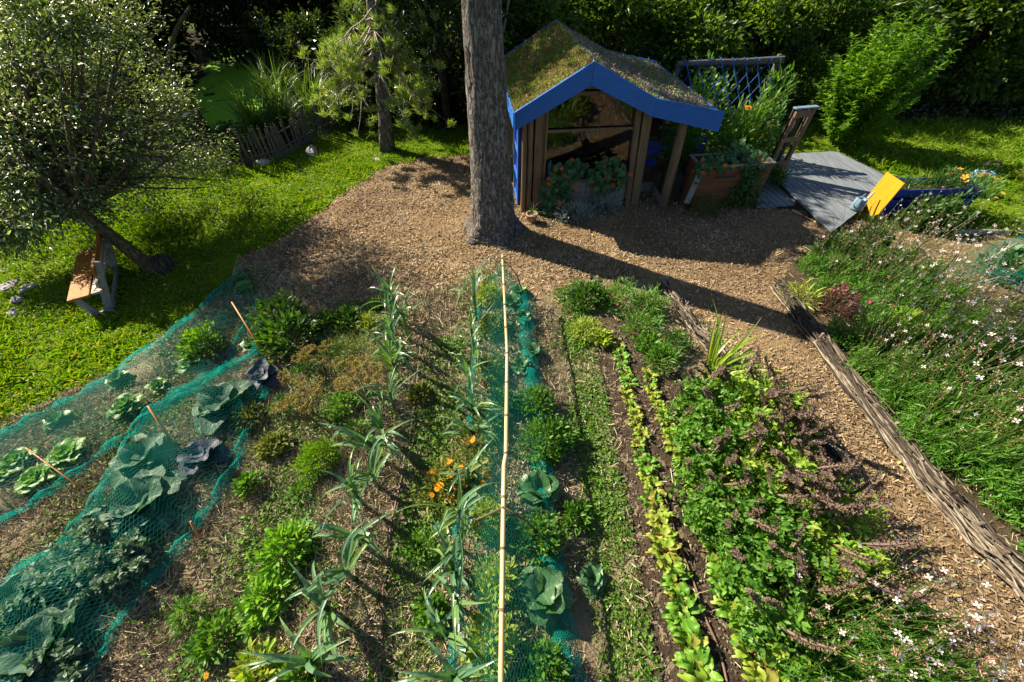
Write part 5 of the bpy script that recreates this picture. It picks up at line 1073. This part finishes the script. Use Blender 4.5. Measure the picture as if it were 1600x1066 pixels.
for y in np.linspace(5.62, -1.0, 90):
    k = np.clip((5.62 - y)/.5, 0, 1); px = float(PX(y)); lx = -.66 + .03*math.sin(y*3) ; rx = np.interp(y, [0, 5.6], [.60, .30]) + .03*math.sin(y*2.3+1)
    zl = gz(lx, y)+.015; zr = gz(rx, y)+.015; h0 = HR - .0
    def side(xe, ze, ph): 
        out = []
        for q in np.linspace(0, 1, 22): x = px + (xe-px)*q; z = h0 + (ze-h0)*q - .07*math.sin(math.pi*q)*(1+.5*math.sin(y*4+ph)) + .02*math.sin(y*13+q*9+ph) + .014*math.sin(y*29+q*17); out.append((x, y, max(z, ze)))
        return out
    rowsL.append(side(lx, zl, 0)); rowsR.append(side(rx, zr, 2))
for nm, rows, mt in (('net_side', rowsL, M['netfine']), ('net_side', rowsR, M['net'])): o = drape(nm, '', rows, mt); o.parent = t
def hem(xf, wd, up, amp, y0, y1, dens=130):
    rows = []
    for y in np.linspace(y0, y1, dens):
        x0 = xf(y); rows.append([(x0 + wd*(q-.5) + amp*math.sin(y*19+q*4)*.5 + .02*math.sin(y*41), y, gz(x0, y) + .02 + up*math.sin(math.pi*q)*(1+.5*math.sin(y*17+q*3)) + .01*math.sin(y*33+q*8)) for q in np.linspace(0, 1, 7)])
    return rows
for xf, wd, up, y0, y1 in ((lambda y: np.interp(y, [0, 5.6], [.56, .27]) + .03*math.sin(y*2.3+1) - .05, .30, .15, 5.5, -1.0), (lambda y: -.60 + .03*math.sin(y*3), .12, .05, 5.5, -1.0)):
    o = drape('net_hem', '', hem(xf, wd, up, .03, y0, y1), M['nethem']); o.parent = t
ends = [[(float(PX(5.62)) + (xe - float(PX(5.62)))*q*k, 5.62 + .10*k*math.sin(math.pi*abs(q)), HR + (.03-HR)*k) for q, xe in [(j/6, .30 if j > 0 else -.66) if j >= 0 else (-j/6, -.66) for j in range(-6, 7)]] for k in np.linspace(0, 1, 12)]
o = drape('net_end', '', ends, M['netfine']); o.parent = t
t = thing('bamboo_pole', 'long pale jointed bamboo pole along the ridge of the net tunnel', 'pole'); ys = np.linspace(5.72, -1.1, 60); Geo().tube([(float(PX(y)), y, HR + .02 + .006*math.sin(y*2)) for y in ys], [.022 + .003*math.sin(y) for y in ys], 10).build('cane', M['bamboo'], t, True)
for y in np.arange(5.4, -1, -.48): Geo().tube([(float(PX(y)), y-.012, HR + .02 + .006*math.sin(y*2)), (float(PX(y)), y+.012, HR + .02 + .006*math.sin(y*2))], .0275, 10).build('joint', M['brownwood'], t)
for y, lb in ((5.6, 'dark wooden prop holding up the far end of the bamboo pole'), (1.45, 'bent brown stick arching over the pole above the lower brassica')):
    px = float(PX(y)); t = thing('support_stick', lb, 'stick', (0, 0, 0)); Geo().tube([(px-.45, y, gz(px-.45, y)), (px-.3, y+.02, .55), (px, y, HR+.055), (px+.25, y-.02, .62), (px+.40, y, gz(px+.4, y))], [.011]*5, 6).build('rod', M['brownstem'], t, True)
def lowdrape(Lp, Rp, hgt, n, m, ph):
    A = np.array([at(*p) for p in Lp]); B = np.array([at(*p) for p in Rp]); rows = []
    for k in np.linspace(0, 1, n):
        a = np.array([np.interp(k*(len(A)-1), range(len(A)), A[:, j]) for j in (0, 1)]); b = np.array([np.interp(k*(len(B)-1), range(len(B)), B[:, j]) for j in (0, 1)]); r = []
        for q in np.linspace(0, 1, m):
            p = a + (b-a)*q; p = p + .02*np.array((math.sin(k*40+q*5), math.cos(k*33+q*3))); z = gz(*p) + .02 + hgt*math.sin(math.pi*min(1, max(0, q)))**.55*(1 + .28*math.sin(p[1]*5.5+ph+q*2) + .14*math.sin(p[1]*13+p[0]*9+ph)); r.append((p[0], p[1], z))
        rows.append(r)
    return rows
LA = [(378, 425), (300, 508), (160, 606), (62, 655), (0, 690), (-90, 735)]; RA = [(412, 470), (352, 590), (240, 655), (135, 740), (50, 800), (-60, 860)]
LB = [(412, 560), (318, 600), (236, 650), (165, 775), (108, 850), (0, 930), (-90, 990)]; RB = [(436, 585), (405, 660), (350, 780), (300, 850), (232, 930), (165, 1040), (110, 1130)]
for nm, lb, a, b, h_, ph in (('row_net', 'low green net over the lettuces along the edge of the lawn', LA, RA, .24, 0), ('row_net', 'large green net draped over the cabbages at the lower left', LB, RB, .40, 2)):
    t = thing(nm, lb, 'net'); o = drape('net_cover', '', lowdrape(a, b, h_, 110, 26, ph), M['net']); o.parent = t
    for P_ in (a, b):
        rows = []; A = np.array([at(*p) for p in P_])
        for k in np.linspace(0, 1, 150):
            c = np.array([np.interp(k*(len(A)-1), range(len(A)), A[:, j]) for j in (0, 1)]); d = np.array((.9, -.2)); w_ = .13*(1 + .5*math.sin(k*21+ph))
            rows.append([(c[0] + d[0]*w_*(q-.5) + .02*math.sin(k*70+q*3), c[1] + d[1]*w_*(q-.5), gz(*c) + .025 + .07*math.sin(math.pi*q)*(1 + .6*math.sin(k*60+q*4))) for q in np.linspace(0, 1, 6)])
        o = drape('net_hem', '', rows, M['nethem']); o.parent = t
def cane(lb, u0, v0, u1, v1, h0, h1, r=.012, mat='orangecane', name='cane'):
    p = at(u0, v0, h0); q = at(u1, v1, h1); tag(Geo().tube([p + (h0,), ((p[0]+q[0])/2, (p[1]+q[1])/2, (h0+h1)/2+.01), q + (h1,)], r, 6).build(name, M[mat], None, True), lb, 'cane')
cane('long orange cane leaning at the upper end of the left beds', 362, 472, 428, 578, .75, .05); cane('short orange cane beside the bushy green lettuce', 231, 634, 276, 700, .55, .05, .014); cane('thin cane across the lower end of the lettuce row', 40, 700, 148, 778, .35, .05, .009); cane('short cane at the right hem of the cabbage net', 298, 815, 312, 842, .4, .1, .013)
cane('thin dark cane at the far end of the left net', 372, 400, 356, 470, .9, .05, .008, 'brownstem'); cane('second dark cane at the far end of the left net', 373, 398, 420, 452, .9, .05, .008, 'brownstem'); cane('dark charred stick in the straw at the left picture edge', -10, 775, 28, 810, .1, .05, .03, 'brownstem', 'stick'); cane('short grey post in the bed edge above the dark leafy plants', 440, 462, 447, 492, .3, .0, .02, 'greywood', 'stake')
# right net
t = thing('row_net', 'dark green net lying over a bed at the right picture edge', 'net'); o = drape('net_cover', '', lowdrape([(1600, 366), (1520, 392), (1455, 425), (1430, 455)], [(1800, 420), (1720, 450), (1660, 480), (1560, 490)], .38, 60, 22, 1), M['net']); o.parent = t
cane('dark stake standing at the near end of the right net', 1497, 395, 1462, 440, .75, .0, .012, 'brownstem', 'stake'); cane('weathered pole lying slanted across the right net', 1590, 380, 1540, 408, .7, .45, .02, 'greywood', 'pole')
p = at(1475, 480, 0); q = at(1572, 480, 0); c = at(1530, 452, .5); t = thing('net_hoop', 'thin bluish hoop bent over the bed at the right', 'hoop'); Geo().tube([p + (0,), (p[0]+.05, p[1]+.1, .4), ((p[0]+q[0])/2, p[1]+.1, .62), (q[0]-.05, q[1]+.08, .45), q + (0,)], .014, 6).build('pipe', M['bluegrey'], t, True)
bush('leafy_plant', 'dark cabbage like plant under the right net', 'plant', at(1570, 430) + (.02,), .5, .35, 420, OVL, L['broc'], .10, .2)

# ------------------------------------------------------------------ wattle edgings
def wattle(name, lb, pts, n_rod, hgt, wd):
    t = thing(name, lb, 'edging'); A = np.array([at(u, v, .12) for u, v in pts]); m = 40; K = np.linspace(0, len(A)-1, m); C = np.stack([np.interp(K, range(len(A)), A[:, j]) for j in (0, 1)], 1); T = np.gradient(C, axis=0); T /= np.linalg.norm(T, axis=1)[:, None]; N_ = np.stack([T[:, 1], -T[:, 0]], 1)
    for i in range(n_rod):
        a = RNG.integers(-10, m-8); b = min(m, a + RNG.integers(18, 34)); a = max(0, a); off = RNG.uniform(-wd, wd); zz = hgt*RNG.uniform(.1, 1) ; k = np.arange(a, b)
        w_ = off + .03*np.sin(k*1.05 + (i % 2)*math.pi) + RNG.normal(0, .012, len(k)) + RNG.normal(0, .0035)*(k-k[0]); P = np.concatenate([C[k] + N_[k]*w_[:, None], (zz + .012*np.sin(k*.7+i) + .02)[:, None]], 1); Geo().tube(P, RNG.uniform(.006, .015), 6, jit=.15).build('rod', M['wattle'], t)
    tw = Geo()
    for i in range(150):
        k = RNG.integers(0, m-1); p = np.array((*(C[k] + N_[k]*RNG.normal(0, wd*.8)), hgt*RNG.uniform(.1, 1.15))); d = np.array((*T[k], 0))*RNG.uniform(.1, .3)*RNG.choice([-1, 1]) + RNG.normal(0, .05, 3); tw.tube([p, p + d*.5 + RNG.normal(0, .01, 3), p + d], [.006, .005, .003], 4)
    tag(tw.build('loose_twigs', M['wattle'], t), kind='stuff')
    for i in range(0, m, 3):
        p = C[i] + N_[i]*RNG.normal(0, .02); Geo().tube([(p[0], p[1], -.03), (p[0]+RNG.normal(0, .02), p[1], hgt*RNG.uniform(1.0, 1.5))], .018, 6).build('stake', M['wattle'], t)
    return t
wattle('wattle_edging', 'short woven stick edging along the flowers at the head of the beet rows', [(1038, 445), (1060, 480), (1090, 520), (1130, 562), (1190, 610), (1260, 660), (1330, 740)], 85, .20, .07)
wattle('wattle_edging', 'long woven stick edging between the chip path and the white flowers', [(1213, 445), (1250, 495), (1300, 560), (1370, 650), (1450, 750), (1530, 840), (1610, 915), (1700, 1010)], 98, .22, .085)

# ------------------------------------------------------------------ flower plants
for u, v, rx, h_, m, T, N, key, nf, lb in [(920, 472, .34, .34, 'dkgreen', OVL, 700, 'mag', 0, 'dark leafy plant at the left end of the flower border head'), (968, 478, .38, .42, 'green', NAL, 1000, 'mag', 3, 'fine leaved plant at the head of the beet rows with magenta dots'), (1012, 488, .30, .40, 'green', NAL, 1000, 'mag', 2, 'fine leaved plant against the top of the short wattle edging'), (1000, 520, .32, .34, 'green', NAL, 650, 'nred', 3, 'plant with small red blooms at the head of the beet rows'),
    (915, 522, .26, .20, 'yelgreen', NAL, 520, None, 0, 'yellowish low plant at the top of the dark soil strip'), (940, 535, .16, .14, 'yelgreen', OVL, 160, None, 0, 'small yellow green plant right below the yellowish one'), (1030, 568, .28, .34, 'green', leafN(.2, 2, .2, .1), 620, None, 0, 'upright narrow leaved plant in front of the short wattle edging'), (1010, 545, .2, .22, 'green', OVL, 220, None, 0, 'round leaved plant at the top of the right beet row'), (1052, 548, .22, .30, 'dkgreen', NAL, 560, None, 0, 'dark plant between the narrow leaved plant and the wattle')]:
    meadowbush(lb, at2(u, v), rx, h_, N, L[m], key, nf, T, .05, .11, 'border_plant', group='plants at the head of the beet rows', sc=(.5, .8))
t = thing('iris_clump', 'clump of long yellow green sword leaves beside the short wattle edging', 'iris', at2(1105, 590)); 
for i in range(26):
    V, F, U = strap(RNG.uniform(.7, 1.3), RNG.uniform(.03, .05), RNG.uniform(.5, 1.35), RNG.uniform(.1, 1.1), RNG.uniform(-.6, 1.7), 8, RNG.choice([0, 0, 0, 6]), (RNG.normal(0, .05), RNG.normal(0, .05), 0)); Geo().add(V, F, 0, U).build('leaf', L['yelstrap'] if i % 3 else L['green'], t)
def agastache(N, nsp, m):
    t = bush('agastache', '', 'herb', (0, 0, 0), .30, .46, N, leafN(.55, 2, .25, .2), m, .035, .075, nst=22, clus=60)
    sp = Geo(); k = 110; z = RNG.uniform(0, 1, k)**.8; a = RNG.uniform(0, 6.28, k); bx_ = .05*z*z; r_ = .015*(1-.6*z); sp.scatter(TIN, frames(np.stack([np.cos(a), np.sin(a), .8+0*a], 1), None, .022), np.stack([bx_ + r_*np.cos(a), r_*np.sin(a), z*.17], 1)); sp.tube([(0, 0, -.08), (0, 0, .0), (.012, 0, .08), (.05, 0, .17)], [.003, .011, .009, .004], 5); me = sp.mesh('flower_spike', L['spike'])
    for i in range(nsp):
        d = rdir(1, .3, 1)[0]*np.array((.32, .32, .5)) + (.03, -.02, .06); o = put('flower_spike', me, t, tuple(d), rot=faceto((d[0]*1.6 + .18 + RNG.normal(0, .2), d[1]*1.5 + RNG.normal(0, .2), .55)), scale=RNG.uniform(.7, 1.3))
    return t
AG = [agastache(1350, 10, L['mint']), agastache(1350, 8, L['mint']), agastache(1250, 6, L['green'])]
ag = [(1085, 650, 2), (1130, 640, 1), (1180, 640, 0), (1235, 655, 0), (1290, 690, 0), (1100, 700, 2), (1150, 695, 1), (1205, 700, 0), (1262, 715, 0), (1320, 745, 0), (1095, 755, 2), (1145, 755, 1), (1200, 765, 1), (1262, 770, 0), (1330, 800, 0), (1110, 810, 2), (1165, 820, 2), (1225, 830, 1), (1380, 830, 0), (1150, 880, 2), (1205, 900, 2), (1180, 955, 2), (1385, 775, 0), (1420, 880, 0)]
for i, (u, v, k) in enumerate(ag): 
    hx, hy, hz = at2(u, v); hx = hx if hx < 3.6 else 3.6 - .35*RNG.uniform(); hz = gz(hx, hy)
    where = ['top', 'upper middle', 'middle', 'lower middle', 'bottom'][min(4, int((v-635)/65))]; side = 'beet row edge' if u < 1120 else 'inner left part' if u < 1190 else 'middle' if u < 1250 else 'inner right part' if u < 1325 else 'chip path edge'
    copy_tree(AG[k], f'{["green", "mixed", "purple spiked"][2-k]} herb, {ORD[i]} from the iris clump, at the {where} {side}', (hx, hy, hz), i*1.9, RNG.uniform(1.1, 1.4), 'spiked herbs between the beet rows and the chip path')
def oregano(lb, loc):
    t = bush('oregano', lb, 'herb', loc, .34, .36, 800, TIN, L['mint'], .025, .05, nst=16); g = Geo(); C = rdir(60, .25, 1)*np.array((.36, .36, .40)) + (0, 0, .06); P = C.repeat(16, 0) + RNG.normal(0, .022, (960, 3)); g.scatter(TIN, frames(rdir(960), None, .017), P); g.build('flower_head', L['oreg'], t)
for u, v, lb in [(1285, 855, 'dusky pink seeded oregano in the middle of the herb bed'), (1320, 850, 'dusky pink oregano next to the chip path'), (1265, 905, 'lower dusky pink oregano beside the white gaura'), (1325, 800, 'upper dusky pink oregano at the right side of the herb bed')]: oregano(lb, at2(u, v))
def mallow(lb, loc, s):
    t = thing('mallow', lb, 'plant', loc); f = Geo(); N = 34; a = RNG.uniform(0, 6.28, N); r_ = np.sqrt(RNG.uniform(0, 1, N))*.34*s; P = np.stack([r_*np.cos(a), r_*np.sin(a), RNG.uniform(.08, .24, N)], 1); nm = np.stack([.4*np.cos(a), .4*np.sin(a)-.2, 1+0*a], 1) + RNG.normal(0, .2, (N, 3)); nm /= np.linalg.norm(nm, axis=1)[:, None]; x = np.cross(nm, rdir(N)); x /= np.linalg.norm(x, axis=1)[:, None]; y = np.cross(nm, x); f.scatter(disc(10, .2), np.stack([x, y, nm], 2)*RNG.uniform(.08, .17, N)[:, None, None], P); g = Geo()
    for p in P: g.tube([(0, 0, 0), tuple(p*(.6, .6, .7)), tuple(p)], .004, 4, cap=False)
    g.build('stems', M['leafstem'], t); f.build('leaves', L['yelgreen'], t)
mallow('pale round leaved mallow at the lower left of the herb bed', at2(1215, 965), 1.1); mallow('smaller round leaved mallow at the bottom edge right of the beet rows', at2(1235, 1015), .7)
def gaura(N, nfl, h_, lean, m, spread=.5):
    t = bush('gaura', '', 'plant', (0, 0, 0),   .36, h_*.40, N, leafN(.17, 2, .3, .15), m, .06, .13, nst=10, clus=50); st = Geo(); bd = st
    for i in range(nfl):
        a = RNG.uniform(0, 6.28); q = RNG.uniform(.1, spread); top = np.array((q*math.cos(a) + lean*.5, q*math.sin(a) + lean*.2, h_*RNG.uniform(.7, 1.25))); b = bend((.05*math.cos(a), .05*math.sin(a), .05), top, 7, .025); st.tube(b, np.linspace(.005, .0022, 7), 4, cap=False)
        d = b[-1]-b[-2]; kk = RNG.choice([0, 0, 1, 1, 2])
        for j in range(kk): p = b[-1] - d*j*.35 + RNG.normal(0, .02, 3); put('flower', FM['gau'], t, tuple(p), rot=faceto((d[0]+RNG.normal(0, .6), d[1]-.4+RNG.normal(0, .5), .6)), scale=RNG.uniform(.45, 1.2))
        P = b[-1] - d*RNG.uniform(.1, 1.6, (7, 1)) + RNG.normal(0, .008, (7, 3)); bd.scatter(leaf2(.3, .05, 0), frames(rdir(7, 0, 1), None, .028), P, 1)
    st.build('stems', [M['leafstem'], L['pinkf']], t, False); return t
GA = [gaura(900, 30, 1.15, .35, L['gaura']), gaura(900, 32, 1.25, .5, L['gaura'], .6), gaura(1100, 14, .9, .2, L['gaura'], .4), gaura(900, 26, 1.1, .1, L['gaura'], .55)]
gp = [(1300, 425, 3, 1.0), (1340, 405, 3, 1.0), (1385, 420, 1, 1.0), (1420, 440, 1, 1.0), (1285, 455, 3, .75), (1340, 470, 3, .9), (1390, 485, 0, 1.0), (1450, 480, 1, 1.05), (1360, 535, 0, .9), (1420, 540, 1, 1.1), (1480, 530, 1, 1.15), (1545, 545, 1, 1.1), (1395, 590, 0, 1.0), (1455, 600, 0, 1.1), (1520, 605, 1, 1.15), (1590, 610, 1, 1.1), (1430, 655, 0, 1.05), (1490, 665, 0, 1.1), (1560, 670, 0, 1.1), (1480, 715, 0, 1.0), (1540, 725, 2, 1.15), (1600, 735, 2, 1.2), (1560, 770, 2, 1.1), (1615, 800, 2, 1.2), (1640, 860, 2, 1.1), (1700, 870, 2, 1.2), (1640, 690, 0, 1.1), (1650, 560, 1, 1.1), (1610, 500, 1, 1.0), (1265, 420, 3, .8), (1300, 530, 0, .7), (1335, 580, 0, .75), (1375, 620, 0, .8), (1420, 690, 2, .85), (1330, 440, 3, .9), (1375, 450, 3, .9), (1440, 570, 1, 1.0), (1500, 570, 1, 1.0)]
gp.sort(key=lambda q: q[1])
for i, (u, v, k, s) in enumerate(gp): copy_tree(GA[k], f'white gaura right of the long wattle edging, {ORD[i]} from the deck downwards', at2(u, v), RNG.uniform(-.5, .5), s, 'white gauras right of the long wattle edging')
gq = [(1245, 985, 3, .8), (1300, 960, 3, .85), (1355, 925, 3, .8), (1290, 1030, 2, 1.0), (1350, 1000, 2, 1.0), (1410, 985, 2, .95), (1450, 1040, 2, 1.0), (1390, 1060, 2, 1.05), (1330, 1075, 2, 1.0), (1475, 960, 3, .7), (1510, 1060, 2, .9), (1255, 1070, 2, .9)]
gq.sort(key=lambda q: q[0])
for i, (u, v, k, s) in enumerate(gq):
    hx, hy, hz = at2(u, v); hx = min(hx, 3.75 + .2*RNG.uniform()); copy_tree(GA[k], f'white gaura below the dusky pink oregano, {ORD[i]} from the mallow', (hx, hy, gz(hx, hy)), RNG.uniform(-.5, .5), s, 'white gauras below the herb bed')
for u, v, m, key, nf, lb in [(1300, 480, 'redleaf', 'mag', 9, 'dark red leaved crimson plant at the upper end of the long wattle edging'), (1355, 500, 'green', 'mag', 9, 'pinkish red flowered plant below the dark red one in the gaura bed'), (1330, 540, 'green', 'mag', 4, 'plant with few crimson flowers hanging over the wattle edging')]: meadowbush(lb, at2(u, v), .3, .42, 620, L[m], key, nf, NAL, .05, .1, 'crimson_flower', sc=(.5, .8))
for u, v, r_, h_, m, lb in [(1300, 405, .42, .5, 'dkgreen', 'dark clump at the deck end of the white flower bed'), (1350, 388, .40, .55, 'dkgreen', 'dark clump of the flower bed closest to the yellow board'), (1455, 640, .34, .4, 'dkgreen', 'dark leafy clump among the white gauras by the middle of the wattle'), (1560, 575, .40, .5, 'dkgreen', 'dark leafy clump at the right edge of the gaura bed'), (1400, 520, .32, .42, 'mint', 'pale leafy clump among the upper white gauras'), (1530, 690, .34, .4, 'yelgreen', 'bright yellowish clump in the lower gaura bed'), (1625, 770, .36, .4, 'lettuce', 'bright green clump at the right picture edge of the gaura bed')]:
    bush('border_clump', lb, 'plant', at2(u, v), r_, h_, 520, OVL if m != 'yelgreen' else NAL, L[m], .06, .13, 'leafy clumps in the gaura bed')
bush('willow_leaved_plant', 'narrow pale leaved plant overhanging the upper end of the long wattle edging', 'plant', at2(1245, 470), .26, .34, 150, leafN(.15, 3, .4, .1), L['yelgreen'], .10, .18)
bush('leafy_plant', 'broad leaved dark plant in the middle of the gaura bed', 'plant', at2(1400, 455), .35, .3, 240, OVL, L['dkgreen'], .10, .2)
drop_used()
